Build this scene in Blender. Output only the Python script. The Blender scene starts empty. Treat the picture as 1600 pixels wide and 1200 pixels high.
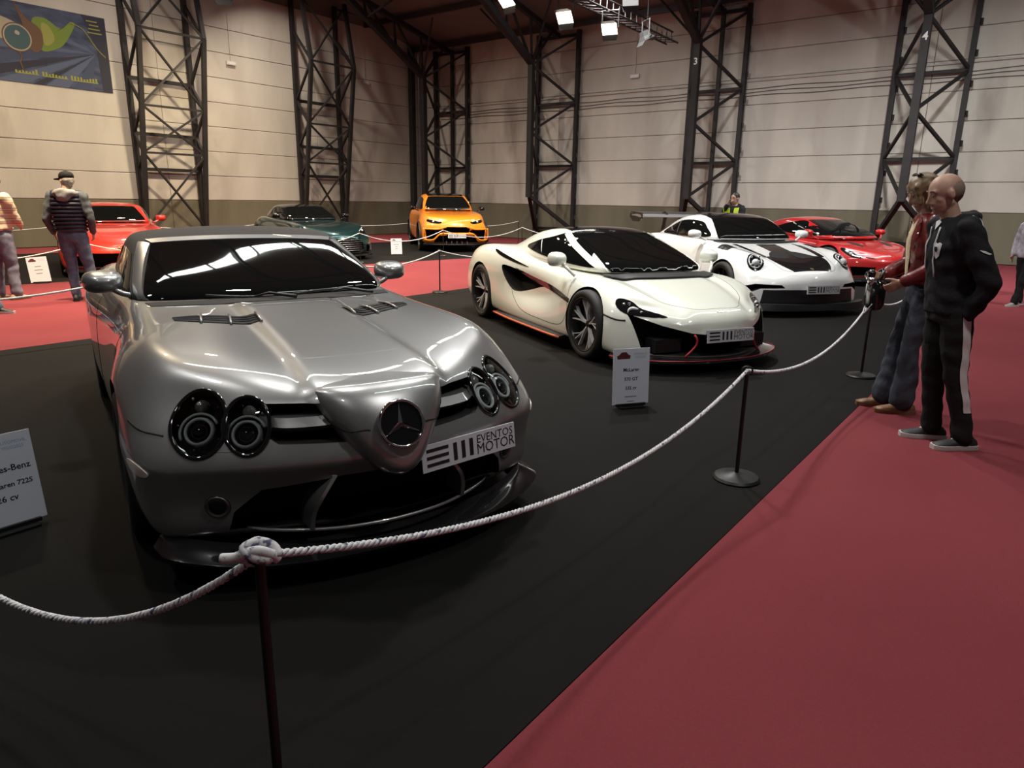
import bpy, bmesh, math, random
import numpy as np
from mathutils import Vector, Matrix, Quaternion
from mathutils.bvhtree import BVHTree
random.seed(7); rng = np.random.default_rng(7)
SC = bpy.context.scene
COL = SC.collection
PI = math.pi

# ------------------------------------------------------------------ camera
F_PX, CAM_H, HORIZON, ROLL = 1089.0, 1.493, 312.5, 0.015
_r = math.atan(ROLL); _th = math.atan((600 - HORIZON) * math.cos(_r) / F_PX)
_fw = Vector((0, math.cos(_th), -math.sin(_th))); _up = Vector((0, math.sin(_th), math.cos(_th))); _rt = Vector((1, 0, 0))
_R = _rt * math.cos(_r) + _up * math.sin(_r); _U = _up * math.cos(_r) - _rt * math.sin(_r)
cam_data = bpy.data.cameras.new('camera'); cam = bpy.data.objects.new('camera', cam_data); COL.objects.link(cam)
cam_data.sensor_width = 36; cam_data.lens = 36 * F_PX / 1600; cam_data.clip_end = 200; cam_data.clip_start = 0.05
m = Matrix.Identity(4)
for k in range(3):
    m[k][0] = _R[k]; m[k][1] = _U[k]; m[k][2] = -_fw[k]
m[2][3] = CAM_H
cam.matrix_world = m
SC.camera = cam

# ------------------------------------------------------------------ view, world
SC.view_settings.view_transform = 'Standard'; SC.view_settings.look = 'None'
SC.view_settings.gamma = 1; SC.view_settings.use_curve_mapping = False
SC.view_settings.exposure = -0.93
w = bpy.data.worlds.new('hall_ambient'); SC.world = w; w.use_nodes = True
w.node_tree.nodes['Background'].inputs[0].default_value = (0.30, 0.28, 0.27, 1)
w.node_tree.nodes['Background'].inputs[1].default_value = 0.2

# ------------------------------------------------------------------ the hall frame: a runs along the left wall, b along the back wall
HT = math.radians(37.3)
E1 = Vector((math.sin(HT), math.cos(HT), 0)); E2 = Vector((math.cos(HT), -math.sin(HT), 0))
def hp(a, b, z=0.0): return E1 * a + E2 * b + Vector((0, 0, z))
HALL_ROT = math.atan2(E1.y, E1.x)          # rotation that turns local x into the a direction
A_BACK, B_LEFT = 23.0, -22.8

def pixel_ray(x, y):
    return _R * ((x - 800) / F_PX) + _U * ((600 - y) / F_PX) + _fw
def at_z(x, y, z=0.0):
    d = pixel_ray(x, y); return Vector((0, 0, CAM_H)) + d * ((z - CAM_H) / d.z)

def lamp_area(name, loc, size, power, color, target, spread=150):
    l = bpy.data.lights.new(name, 'AREA'); l.shape = 'RECTANGLE'; l.size = size; l.size_y = size * 0.7
    l.energy = power; l.color = color; l.spread = math.radians(spread)
    o = bpy.data.objects.new(name, l); COL.objects.link(o); o.location = loc
    o.rotation_euler = (Vector(target) - Vector(loc)).to_track_quat('-Z', 'Y').to_euler()
    return o
AMBER = (1.0, 0.79, 0.52); WARM = (1.0, 0.86, 0.72); NEUT = (1.0, 0.97, 0.94)
# flood lights hanging in rows from the roof trusses (a, b, power, colour, aim a, aim b)
FLOODS = [
    (3.5, -10.4, 6.6, 1050, AMBER, 3.5, -11.0), (8.0, -10.4, 6.6, 1050, AMBER, 8.5, -11.0), (13.0, -10.4, 6.6, 720, WARM, 13.5, -12.5),
    (5.6, -18.4, 6.4, 420, AMBER, 7.5, -22.0), (11.4, -18.4, 6.4, 420, AMBER, 13.0, -22.0), (9.4, -19.8, 9.0, 260, WARM, 11.0, -20.8), (14.2, -20.2, 8.85, 420, WARM, 17.0, -20.0), (9.1, -16.2, 9.0, 420, WARM, 9.5, -14.5), (14.0, -16.0, 8.7, 480, WARM, 17.0, -14.5),
    (3.4, -4.6, 6.6, 165, NEUT, 2.0, -4.0), (6.6, -4.6, 6.6, 350, NEUT, 6.5, -4.4), (9.6, -5.2, 6.6, 400, NEUT, 10.0, -4.5),
    (14.5, -8.6, 6.6, 600, NEUT, 18.0, -9.0), (15.5, -2.4, 6.6, 600, NEUT, 19.0, -3.5), (12.0, 3.0, 6.6, 460, NEUT, 18.0, 1.0),
    (0.0, -5.4, 6.6, 80, NEUT, 0.6, -5.0), (2.6, 1.2, 6.6, 135, NEUT, 3.6, -0.2), (-2.0, -1.0, 6.6, 35, NEUT, 0.0, -2.0),
]
for k, (a, b, z, pw, colr, ta, tb) in enumerate(FLOODS):
    lamp_area('flood_light_beam', hp(a, b, z), 0.45, pw, colr, hp(ta, tb, 0), 125)

# ------------------------------------------------------------------ materials
def mat(name, col, rough=0.6, metal=0.0, coat=0.0, emit=None, emit_s=0.0, spec=0.5, coat_rough=0.03, trans=0.0, alpha=1.0, sheen=0.0):
    m = bpy.data.materials.new(name); m.use_nodes = True
    b = m.node_tree.nodes['Principled BSDF']
    c = tuple(col) + (1,) if len(col) == 3 else col
    b.inputs['Base Color'].default_value = c; b.inputs['Roughness'].default_value = rough
    b.inputs['Metallic'].default_value = metal; b.inputs['Coat Weight'].default_value = coat
    b.inputs['Coat Roughness'].default_value = coat_rough; b.inputs['Specular IOR Level'].default_value = spec
    b.inputs['Transmission Weight'].default_value = trans; b.inputs['Alpha'].default_value = alpha
    b.inputs['Sheen Weight'].default_value = sheen
    if emit: b.inputs['Emission Color'].default_value = tuple(emit) + (1,); b.inputs['Emission Strength'].default_value = emit_s
    return m
def noise_mix(m, c1, c2, scale=5, detail=6, lo=0.35, hi=0.65, stretch=(1, 1, 1), bump=0.0, bscale=None, rough_var=0.0):
    """procedural colour variation in object coordinates, with optional fine bump"""
    nt = m.node_tree; N = nt.nodes; L = nt.links; b = N['Principled BSDF']
    tc = N.new('ShaderNodeTexCoord'); mp = N.new('ShaderNodeMapping'); mp.inputs['Scale'].default_value = stretch
    L.new(tc.outputs['Object'], mp.inputs['Vector'])
    n = N.new('ShaderNodeTexNoise'); n.inputs['Scale'].default_value = scale; n.inputs['Detail'].default_value = detail
    L.new(mp.outputs[0], n.inputs['Vector'])
    r = N.new('ShaderNodeValToRGB'); r.color_ramp.elements[0].position = lo; r.color_ramp.elements[1].position = hi
    r.color_ramp.elements[0].color = tuple(c1) + (1,); r.color_ramp.elements[1].color = tuple(c2) + (1,)
    L.new(n.outputs['Fac'], r.inputs['Fac']); L.new(r.outputs['Color'], b.inputs['Base Color'])
    if bump:
        n2 = N.new('ShaderNodeTexNoise'); n2.inputs['Scale'].default_value = bscale or scale * 6; n2.inputs['Detail'].default_value = 4
        L.new(mp.outputs[0], n2.inputs['Vector'])
        bp = N.new('ShaderNodeBump'); bp.inputs['Strength'].default_value = bump; bp.inputs['Distance'].default_value = 0.01
        L.new(n2.outputs['Fac'], bp.inputs['Height']); L.new(bp.outputs['Normal'], b.inputs['Normal'])
    return m
def paint(name, col, metal=0.0, rough=0.35, coat=1.0):
    m = mat(name, col, rough, metal, coat, coat_rough=0.015); m.node_tree.nodes['Principled BSDF'].inputs['Coat IOR'].default_value = 1.7
    return m
M = {}
M['silver'] = paint('silver_metallic_paint', (0.33, 0.335, 0.335), 0.70, 0.36)
M['white'] = paint('pearl_white_paint', (0.80, 0.83, 0.74), 0.0, 0.4)
M['white2'] = paint('white_paint', (0.80, 0.82, 0.82), 0.0, 0.4)
M['red'] = paint('red_paint', (0.62, 0.035, 0.022), 0.15, 0.35)
M['red2'] = paint('deep_red_paint', (0.45, 0.012, 0.014), 0.15, 0.35)
M['green'] = paint('dark_green_metallic_paint', (0.006, 0.042, 0.045), 0.6, 0.3)
M['orange'] = paint('orange_paint', (0.88, 0.27, 0.012), 0.1, 0.35)
M['gloss_black'] = mat('gloss_black', (0.006, 0.006, 0.007), 0.08, 0, 0.5)
M['black'] = mat('satin_black_plastic', (0.010, 0.010, 0.011), 0.45)
M['void'] = mat('recess_black', (0.004, 0.004, 0.004), 0.8)
M['carbon'] = mat('gloss_carbon', (0.012, 0.012, 0.013), 0.12, 0, 1.0)
M['glass'] = mat('dark_window_glass', (0.004, 0.005, 0.005), 0.02, 0, 0.0, spec=0.6)
M['rubber'] = mat('tyre_rubber', (0.012, 0.012, 0.012), 0.7)
M['chrome'] = mat('chrome', (0.75, 0.75, 0.76), 0.08, 1.0)
M['rim'] = mat('machined_wheel_metal', (0.75, 0.75, 0.76), 0.35, 0.25)
M['rimdark'] = mat('dark_wheel_paint', (0.03, 0.03, 0.032), 0.3, 0.6)
M['disc'] = mat('brake_disc_steel', (0.25, 0.25, 0.25), 0.4, 1.0)
M['lens'] = mat('lamp_lens_glass', (0.75, 0.78, 0.8), 0.05, 0.2)
M['painted_shine'] = mat('painted_chrome_shine', (0.70, 0.72, 0.72), 0.25, 0.0)  # pale colour painted in place of bright reflections on chrome lamp parts
M['wing'] = mat('satin_grey_wing', (0.26, 0.26, 0.27), 0.35, 0.3)
M['disc_dark'] = mat('dark_brake_disc', (0.06, 0.06, 0.06), 0.45, 0.8)
M['turn'] = mat('turn_lamp_glass', (0.30, 0.29, 0.27), 0.12, 0.3)
M['bulb'] = mat('grey_bulb_glass', (0.22, 0.22, 0.21), 0.15, 0.7)
M['amber'] = mat('amber_lens', (0.7, 0.28, 0.06), 0.15)
M['softtop'] = noise_mix(mat('soft_top_fabric', (0.06, 0.055, 0.052), 0.9), (0.028, 0.025, 0.024), (0.040, 0.036, 0.034), 200)
M['plate'] = mat('plate_white', (0.62, 0.64, 0.68), 0.4)
M['ink'] = mat('printed_black', (0.012, 0.012, 0.014), 0.6)
M['paper'] = mat('sign_paper', (0.62, 0.66, 0.74), 0.6)
M['inkblue'] = mat('printed_pale_blue', (0.28, 0.45, 0.62), 0.6)
M['inkred'] = mat('printed_dark_red', (0.09, 0.012, 0.016), 0.6)
M['orange_trim'] = mat('orange_red_trim', (0.55, 0.10, 0.03), 0.35, 0, 0.4)
M['red_trim'] = mat('red_trim', (0.35, 0.02, 0.03), 0.35, 0, 0.4)
M['seat'] = mat('dark_leather', (0.02, 0.018, 0.017), 0.5)
def thin_glass(name, tint=(0.9, 0.95, 0.95)):
    m = bpy.data.materials.new(name); m.use_nodes = True; N = m.node_tree.nodes; L = m.node_tree.links
    N.remove(N['Principled BSDF']); out = N['Material Output']
    t = N.new('ShaderNodeBsdfTransparent'); t.inputs[0].default_value = tuple(tint) + (1,)
    g = N.new('ShaderNodeBsdfGlossy'); g.inputs['Roughness'].default_value = 0.02
    f = N.new('ShaderNodeFresnel'); f.inputs[0].default_value = 1.5
    mx = N.new('ShaderNodeMixShader'); L.new(f.outputs[0], mx.inputs[0]); L.new(t.outputs[0], mx.inputs[1]); L.new(g.outputs[0], mx.inputs[2])
    L.new(mx.outputs[0], out.inputs['Surface']); return m
M['clear'] = thin_glass('clear_lamp_cover')

# ------------------------------------------------------------------ object helpers
def link(name, me, material=None, parent=None, smooth=True):
    o = bpy.data.objects.new(name, me); COL.objects.link(o)
    if material is not None:
        for mm in (material if isinstance(material, (list, tuple)) else [material]): me.materials.append(mm)
    if smooth and len(me.polygons): me.polygons.foreach_set('use_smooth', [True] * len(me.polygons))
    if parent: o.parent = parent
    return o
def meshobj(name, verts, faces, material=None, parent=None, smooth=True, autosharp=None, mats=None):
    me = bpy.data.meshes.new(name); me.from_pydata([tuple(v) for v in verts], [], [tuple(f) for f in faces])
    if mats is not None: me.polygons.foreach_set('material_index', mats)
    me.update()
    o = link(name, me, material, parent, smooth)
    if autosharp and smooth: sharp(me, autosharp)
    return o
def sharp(me, deg=35):
    me.set_sharp_from_angle(angle=math.radians(deg))
def empty(name, loc=(0, 0, 0), rotz=0.0):
    o = bpy.data.objects.new(name, None); COL.objects.link(o); o.location = loc; o.rotation_euler = (0, 0, rotz); o.empty_display_size = 0.2
    return o
def tag(o, label=None, cat=None, group=None, kind=None):
    if label: o['label'] = label
    if cat: o['category'] = cat
    if group: o['group'] = group
    if kind: o['kind'] = kind
    return o
class MB:
    """collects simple shapes into one mesh"""
    def __init__(s): s.v = []; s.f = []
    def add(s, v, f):
        n = len(s.v); s.v += [Vector(p) for p in v]; s.f += [tuple(i + n for i in q) for q in f]; return s
    def box(s, lo, hi, mtx=None):
        x0, y0, z0 = lo; x1, y1, z1 = hi
        v = [Vector(p) for p in ((x0, y0, z0), (x1, y0, z0), (x1, y1, z0), (x0, y1, z0), (x0, y0, z1), (x1, y0, z1), (x1, y1, z1), (x0, y1, z1))]
        if mtx: v = [mtx @ p for p in v]
        return s.add(v, [(0, 3, 2, 1), (4, 5, 6, 7), (0, 1, 5, 4), (1, 2, 6, 5), (2, 3, 7, 6), (3, 0, 4, 7)])
    def bar(s, p, q, wx, wy, up=(0, 0, 1)):
        p = Vector(p); q = Vector(q); d = (q - p).normalized(); u = Vector(up)
        if abs(d.dot(u)) > 0.98: u = Vector((E1.x, E1.y, 0))
        x = d.cross(u).normalized(); y = x.cross(d).normalized()
        v = []
        for c in (p, q):
            for sx, sy in ((-1, -1), (1, -1), (1, 1), (-1, 1)): v.append(c + x * sx * wx / 2 + y * sy * wy / 2)
        return s.add(v, [(3, 2, 1, 0), (4, 5, 6, 7), (0, 1, 5, 4), (1, 2, 6, 5), (2, 3, 7, 6), (3, 0, 4, 7)])
    def tube(s, pts, r, seg=8, closed=False, cap=True):
        pts = [Vector(p) for p in pts]; n = len(pts)
        rs = r if isinstance(r, (list, tuple)) else [r] * n
        ref = None; rings = []
        for i, p in enumerate(pts):
            a = pts[(i - 1) % n] if (closed or i > 0) else p; b = pts[(i + 1) % n] if (closed or i < n - 1) else p
            t = (b - a).normalized()
            if ref is None:
                ref = t.orthogonal().normalized()
            ref = (ref - t * ref.dot(t)).normalized(); bi = t.cross(ref)
            rings.append([p + (ref * math.cos(2 * PI * k / seg) + bi * math.sin(2 * PI * k / seg)) * rs[i] for k in range(seg)])
        v = [q for rg in rings for q in rg]; f = []
        for i in range(n if closed else n - 1):
            j = (i + 1) % n
            for k in range(seg): f.append((i * seg + k, i * seg + (k + 1) % seg, j * seg + (k + 1) % seg, j * seg + k))
        if cap and not closed:
            f.append(tuple(range(seg - 1, -1, -1))); f.append(tuple((n - 1) * seg + k for k in range(seg)))
        return s.add(v, f)
    def lathe(s, prof, seg=24, mtx=None, closed=False):
        """prof: list of (r, h) about local z"""
        n = len(prof); v = []; f = []
        for r, h in prof:
            for k in range(seg):
                p = Vector((r * math.cos(2 * PI * k / seg), r * math.sin(2 * PI * k / seg), h)); v.append(mtx @ p if mtx else p)
        for i in range(n if closed else n - 1):
            j = (i + 1) % n
            for k in range(seg): f.append((i * seg + k, i * seg + (k + 1) % seg, j * seg + (k + 1) % seg, j * seg + k))
        if not closed:
            if prof[0][0] > 1e-6: f.append(tuple(range(seg - 1, -1, -1)))
            if prof[-1][0] > 1e-6: f.append(tuple((n - 1) * seg + k for k in range(seg)))
        return s.add(v, f)
    def ball(s, c, r, seg=16, rings=10, mtx=None):
        rr = r if isinstance(r, (tuple, list)) else (r, r, r); v = []; f = []
        for i in range(rings + 1):
            th = PI * i / rings
            for k in range(seg):
                ph = 2 * PI * k / seg
                p = Vector((rr[0] * math.sin(th) * math.cos(ph), rr[1] * math.sin(th) * math.sin(ph), rr[2] * math.cos(th)))
                if mtx: p = mtx @ p
                v.append(p + Vector(c))
        for i in range(rings):
            for k in range(seg): f.append((i * seg + k, (i + 1) * seg + k, (i + 1) * seg + (k + 1) % seg, i * seg + (k + 1) % seg))
        return s.add(v, f)
    def prism(s, outline, d, origin_fn):
        """outline 2D list -> origin_fn(u,v,w) 3D at w=0 and w=d"""
        n = len(outline)
        v = [origin_fn(a, b, 0) for a, b in outline] + [origin_fn(a, b, d) for a, b in outline]
        f = [tuple(range(n - 1, -1, -1)), tuple(range(n, 2 * n))] + [(i, (i + 1) % n, n + (i + 1) % n, n + i) for i in range(n)]
        return s.add(v, f)
    def build(s, name, material=None, parent=None, smooth=False, autosharp=None, fix=True):
        me = bpy.data.meshes.new(name); me.from_pydata([tuple(p) for p in s.v], [], s.f)
        if fix:
            bm = bmesh.new(); bm.from_mesh(me); bmesh.ops.remove_doubles(bm, verts=bm.verts, dist=1e-5)
            bmesh.ops.recalc_face_normals(bm, faces=bm.faces); bm.to_mesh(me); bm.free()
        o = link(name, me, material, parent, smooth or bool(autosharp))
        if autosharp: sharp(me, autosharp)
        return o
def copy_tree(o, parent=None):
    c = o.copy(); COL.objects.link(c)
    if parent is not None: c.parent = parent
    for ch in o.children: copy_tree(ch, c)
    return c
def spline(pts, n):
    """Catmull-Rom resample of 3D points, n samples by chord length"""
    P = [Vector(p) for p in pts]
    if len(P) == 2: return [P[0].lerp(P[1], i / (n - 1)) for i in range(n)]
    t = [0.0]
    for i in range(1, len(P)): t.append(t[-1] + max(1e-6, (P[i] - P[i - 1]).length))
    out = []
    for k in range(n):
        u = t[-1] * k / (n - 1); i = 0
        while i < len(P) - 2 and u > t[i + 1]: i += 1
        def tan(j):
            if j == 0: return (P[1] - P[0]) / (t[1] - t[0])
            if j == len(P) - 1: return (P[-1] - P[-2]) / (t[-1] - t[-2])
            return (P[j + 1] - P[j - 1]) / (t[j + 1] - t[j - 1])
        h = t[i + 1] - t[i]; s = (u - t[i]) / h
        out.append((2*s**3-3*s*s+1)*P[i] + (s**3-2*s*s+s)*h*tan(i) + (-2*s**3+3*s*s)*P[i+1] + (s**3-s*s)*h*tan(i+1))
    return out
def closed_spline(pts, n):
    P = [Vector(p) for p in pts]; k = len(P); out = []
    for i in range(n):
        u = i / n * k; j = int(u); s = u - j
        p0, p1, p2, p3 = P[(j - 1) % k], P[j % k], P[(j + 1) % k], P[(j + 2) % k]
        out.append(0.5 * ((2 * p1) + (p2 - p0) * s + (2*p0 - 5*p1 + 4*p2 - p3) * s*s + (-p0 + 3*p1 - 3*p2 + p3) * s**3))
    return out
def text_obj(s, size, material, parent=None, name='lettering', loc=(0, 0, 0), rot=None, ax='CENTER', sx=1.0, bold=0.0, depth=0.0):
    cu = bpy.data.curves.new(name, 'FONT'); cu.body = s; cu.size = size; cu.align_x = ax; cu.align_y = 'CENTER'; cu.resolution_u = 2
    cu.offset = bold; cu.extrude = depth
    o = bpy.data.objects.new(name, cu); COL.objects.link(o)
    me = bpy.data.meshes.new_from_object(o.evaluated_get(bpy.context.evaluated_depsgraph_get()))
    bpy.data.objects.remove(o); bpy.data.curves.remove(cu)
    me.materials.clear()
    if sx != 1.0:
        for v in me.vertices: v.co.x *= sx
    t = link(name, me, material, parent, smooth=False)
    t.location = loc
    if rot is not None: t.rotation_euler = rot
    return t
# ------------------------------------------------------------------ car building tools
def catmull_clark(V, Fq, tags, levels):
    V = np.asarray(V, float); Fq = np.asarray(Fq, int); tags = np.asarray(tags)
    for _ in range(levels):
        nv = len(V); nf = len(Fq)
        fp = V[Fq].mean(1)
        E = np.stack([Fq, np.roll(Fq, -1, 1)], 2).reshape(-1, 2); Es = np.sort(E, 1)
        ue, inv = np.unique(Es, axis=0, return_inverse=True); inv = inv.reshape(-1); ne = len(ue)
        cnt = np.bincount(inv, minlength=ne)
        fsum = np.zeros((ne, 3)); np.add.at(fsum, inv, np.repeat(fp, 4, 0))
        mid = V[ue].mean(1); bd = cnt < 2
        ep = np.where(bd[:, None], mid, (V[ue].sum(1) + fsum) / (2 + cnt)[:, None])
        Fs = np.zeros((nv, 3)); n = np.zeros(nv); np.add.at(Fs, Fq.ravel(), np.repeat(fp, 4, 0)); np.add.at(n, Fq.ravel(), 1)
        Rs = np.zeros((nv, 3)); ve = np.zeros(nv); np.add.at(Rs, ue.ravel(), np.repeat(mid, 2, 0)); np.add.at(ve, ue.ravel(), 1)
        n_ = np.maximum(n, 1)[:, None]; ve_ = np.maximum(ve, 1)[:, None]
        nw = (Fs / n_ + 2 * Rs / ve_ + (n_ - 3) * V) / n_
        if bd.any():
            bs = np.zeros((nv, 3)); bn = np.zeros(nv); np.add.at(bs, ue[bd].ravel(), np.repeat(mid[bd], 2, 0)); np.add.at(bn, ue[bd].ravel(), 1)
            ib = bn > 0; nw[ib] = V[ib] * 0.5 + 0.5 * bs[ib] / bn[ib][:, None]
        fi = nv + np.arange(nf); ei = nv + nf + inv.reshape(nf, 4)
        NF = np.stack([np.stack([Fq[:, k], ei[:, k], fi, ei[:, (k + 3) % 4]], 1) for k in range(4)], 1).reshape(-1, 4)
        V = np.concatenate([nw, fp, ep]); Fq = NF; tags = np.repeat(tags, 4)
    return V, Fq, tags
TOP, SIDE, FRONT, REAR, BOT = range(5)
def boxcage(st, rows, front, rear, tcol=(0, .3, .6, .85, 1), pz=2.0, px=2.0, bottom=True):
    """closed cage with box topology. st: (x_mid, z_mid, x_edge, y_edge, z_edge) from front to rear;
    rows: per side row, knots (x, y, z); front / rear: per row (x_mid, z_mid, x_corner, y_corner, z_corner)"""
    Mn = len(st); K = len(tcol); R = len(front); vid = {}; V = []
    def vert(key, p):
        if key not in vid: vid[key] = len(V); V.append(p)
        return vid[key]
    def sgn_key(s, j): return 0 if j == 0 else s
    faces = []; tags = []
    for s in (1, -1):
        def top(i, j):
            xm, zm, xe, ye, ze = st[i]; t = tcol[j]
            return vert(('t', i, j, sgn_key(s, j)), (xm + (xe - xm) * t**px, s * ye * t, zm + (ze - zm) * t**pz))
        def end(which, r, j):
            if r == 0: return top(0 if which == 'f' else Mn - 1, j)
            xm, zm, xe, ye, ze = (front if which == 'f' else rear)[r - 1]; t = tcol[j]
            return vert((which, r, j, sgn_key(s, j)), (xm + (xe - xm) * t**px, s * ye * t, zm + (ze - zm) * t**pz))
        def side(i, r):
            if r == 0: return top(i, K - 1)
            if i == 0: return end('f', r, K - 1)
            if i == Mn - 1: return end('r', r, K - 1)
            kn = rows[r - 1]; x = st[i][2]; xs = [k[0] for k in kn][::-1]
            y = np.interp(x, xs, [k[1] for k in kn][::-1]); z = np.interp(x, xs, [k[2] for k in kn][::-1])
            return vert(('s', i, r, s), (x, s * y, z))
        def bot(i, j):
            if j == K - 1: return side(i, R)
            if i == 0: return end('f', R, j)
            if i == Mn - 1: return end('r', R, j)
            e = V[side(i, R)]; t = tcol[j]
            return vert(('b', i, j, sgn_key(s, j)), (e[0], e[1] * t, e[2]))
        def quad(a, b, c, d, tg):
            faces.append((a, b, c, d) if s > 0 else (d, c, b, a)); tags.append(tg)
        for i in range(Mn - 1):
            for j in range(K - 1): quad(top(i, j), top(i, j + 1), top(i + 1, j + 1), top(i + 1, j), TOP)
            for r in range(R): quad(side(i, r), side(i, r + 1), side(i + 1, r + 1), side(i + 1, r), SIDE)
            if bottom:
                for j in range(K - 1): quad(bot(i, j + 1), bot(i, j), bot(i + 1, j), bot(i + 1, j + 1), BOT)
        for r in range(R):
            for j in range(K - 1):
                quad(end('f', r, j), end('f', r + 1, j), end('f', r + 1, j + 1), end('f', r, j + 1), FRONT)
                quad(end('r', r, j + 1), end('r', r + 1, j + 1), end('r', r + 1, j), end('r', r, j), REAR)
    return V, faces, tags
def smooth(a, b, x): 
    t = np.clip((x - a) / (b - a), 0, 1); return t * t * (3 - 2 * t)
class Shell:
    """dense smooth surface from a cage"""
    def __init__(s, cage, levels=3, deform=None):
        V, Fq, tg = catmull_clark(*cage, levels)
        if deform: V = deform(V.copy())
        s.V, s.F, s.tags = V, Fq, tg
        s.bvh = BVHTree.FromPolygons([tuple(v) for v in V], [tuple(int(i) for i in f) for f in Fq])
    def snap(s, p, off=0.0):
        loc, n, _, _ = s.bvh.find_nearest(Vector(p)); return loc + n * off
    def cast(s, o, d, off=0.0):
        loc, n, _, _ = s.bvh.ray_cast(Vector(o), Vector(d).normalized())
        return (loc + n * off) if loc else None
    def normal(s, p):
        return s.bvh.find_nearest(Vector(p))[1]
def cut(name, shell, cutters, material, parent, cut_mats):
    """body mesh with the cutters (list of MB, material index) removed"""
    me = bpy.data.meshes.new(name); me.from_pydata(shell.V.tolist(), [], shell.F.tolist())
    o = link(name, me, [material] + cut_mats, parent)
    tmp = []
    for mb, mi in cutters:
        c = mb.build('cutter', [material] + cut_mats, parent); c.data.polygons.foreach_set('material_index', [mi] * len(c.data.polygons))
        md = o.modifiers.new('cut', 'BOOLEAN'); md.operation = 'DIFFERENCE'; md.object = c; md.solver = 'EXACT'; md.material_mode = 'TRANSFER'
        tmp.append(c)
    bpy.context.view_layer.update(); dg = bpy.context.evaluated_depsgraph_get()
    m2 = bpy.data.meshes.new_from_object(o.evaluated_get(dg))
    o.modifiers.clear(); o.data = m2; m2.name = name
    for c in tmp: bpy.data.objects.remove(c)
    m2.polygons.foreach_set('use_smooth', [True] * len(m2.polygons)); sharp(m2, 40)
    return o
def grid_faces(nu, nv):
    return [(i * nv + j, i * nv + j + 1, (i + 1) * nv + j + 1, (i + 1) * nv + j) for i in range(nu - 1) for j in range(nv - 1)]
def ruled(name, shell, A, B, material, parent, nu=16, nv=8, off=0.003, skirt=0.012, snap=True):
    """panel lying on the shell between two edge curves"""
    a = spline(A, nu); b = spline(B, nu); G = []; N = []
    for i in range(nu):
        for j in range(nv):
            p = a[i].lerp(b[i], j / (nv - 1))
            if snap:
                loc, n, _, _ = shell.bvh.find_nearest(p); G.append(loc + n * off); N.append(n)
            else: G.append(p); N.append(Vector((0, 0, 1)))
    F_ = grid_faces(nu, nv)
    if skirt and snap:
        ring = [i * nv for i in range(nu)] + [(nu - 1) * nv + j for j in range(1, nv)] + [i * nv + nv - 1 for i in range(nu - 2, -1, -1)] + [j for j in range(nv - 2, 0, -1)]
        n0 = len(G)
        for q in ring: G.append(G[q] - N[q] * skirt)
        k = len(ring)
        for i in range(k): F_.append((ring[i], ring[(i + 1) % k], n0 + (i + 1) % k, n0 + i))
    mb = MB().add(G, F_)
    o = mb.build(name, material, parent, smooth=True); orient_out(o, shell); sharp(o.data, 50); return o
def orient_out(o, shell):
    me = o.data; s = 0
    for p in list(me.polygons)[:40]:
        s += p.normal.dot(shell.normal(p.center))
    if s < 0: me.flip_normals()
def blob(name, shell, outline, material, parent, n=40, rings=6, off=0.003, skirt=0.012, closed=True, dome=0.0):
    """panel of any outline lying on the shell; outline = closed list of 3D points"""
    o = closed_spline(outline, n) if closed else [Vector(p) for p in outline]; n = len(o)
    c = sum(o, Vector()) / n; G = []; F_ = []
    for k in range(rings):
        t = 1 - k / rings
        for p in o:
            q = c.lerp(p, t); loc, nn, _, _ = shell.bvh.find_nearest(q); G.append(loc + nn * (off + dome * (1 - t * t)))
    loc, nn, _, _ = shell.bvh.find_nearest(c); G.append(loc + nn * (off + dome)); ci = len(G) - 1
    for k in range(rings - 1):
        for i in range(n): F_.append((k * n + i, k * n + (i + 1) % n, (k + 1) * n + (i + 1) % n, (k + 1) * n + i))
    for i in range(n): F_.append(((rings - 1) * n + i, (rings - 1) * n + (i + 1) % n, ci))
    if skirt:
        n0 = len(G)
        for i in range(n):
            loc, nn, _, _ = shell.bvh.find_nearest(o[i]); G.append(loc - nn * skirt)
        for i in range(n): F_.append((i, (i + 1) % n, n0 + (i + 1) % n, n0 + i))
    ob = MB().add(G, F_).build(name, material, parent, smooth=True); orient_out(ob, shell); sharp(ob.data, 50); return ob
def seam(name, shell, pts, parent, material=None, r=0.004, n=30, closed=False, sink=0.0015):
    p = [shell.snap(q, -sink) for q in (closed_spline(pts, n) if closed else spline(pts, n))]
    return MB().tube(p, r, 5, closed=closed).build(name, material or M['void'], parent, smooth=True)
def ymir(pts): return [(x, -y, z) for x, y, z in pts]
def side_pts(pts, s, y=1.2): return [(x, s * y, z) for x, z in pts]
def cast_side(shell, pts, s, off=0.0):
    """(x,z) outline thrown onto the flank"""
    out = []
    for x, z in pts:
        q = shell.cast((x, s * 2.0, z), (0, -s, 0), off); out.append(q if q else Vector((x, s * 0.9, z)))
    return out
def prism_y(outline, y0, y1):
    return MB().prism(outline, y1 - y0, lambda a, b, w: Vector((a, y0 + w, b)))
def prism_x(outline, x0, x1):
    return MB().prism(outline, x1 - x0, lambda a, b, w: Vector((x0 + w, a, b)))
def cyl_y(x, z, r, y0, y1, seg=48):
    return prism_y([(x + r * math.cos(2 * PI * k / seg), z + r * math.sin(2 * PI * k / seg)) for k in range(seg)], y0, y1)
_wheel_cache = {}
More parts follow.
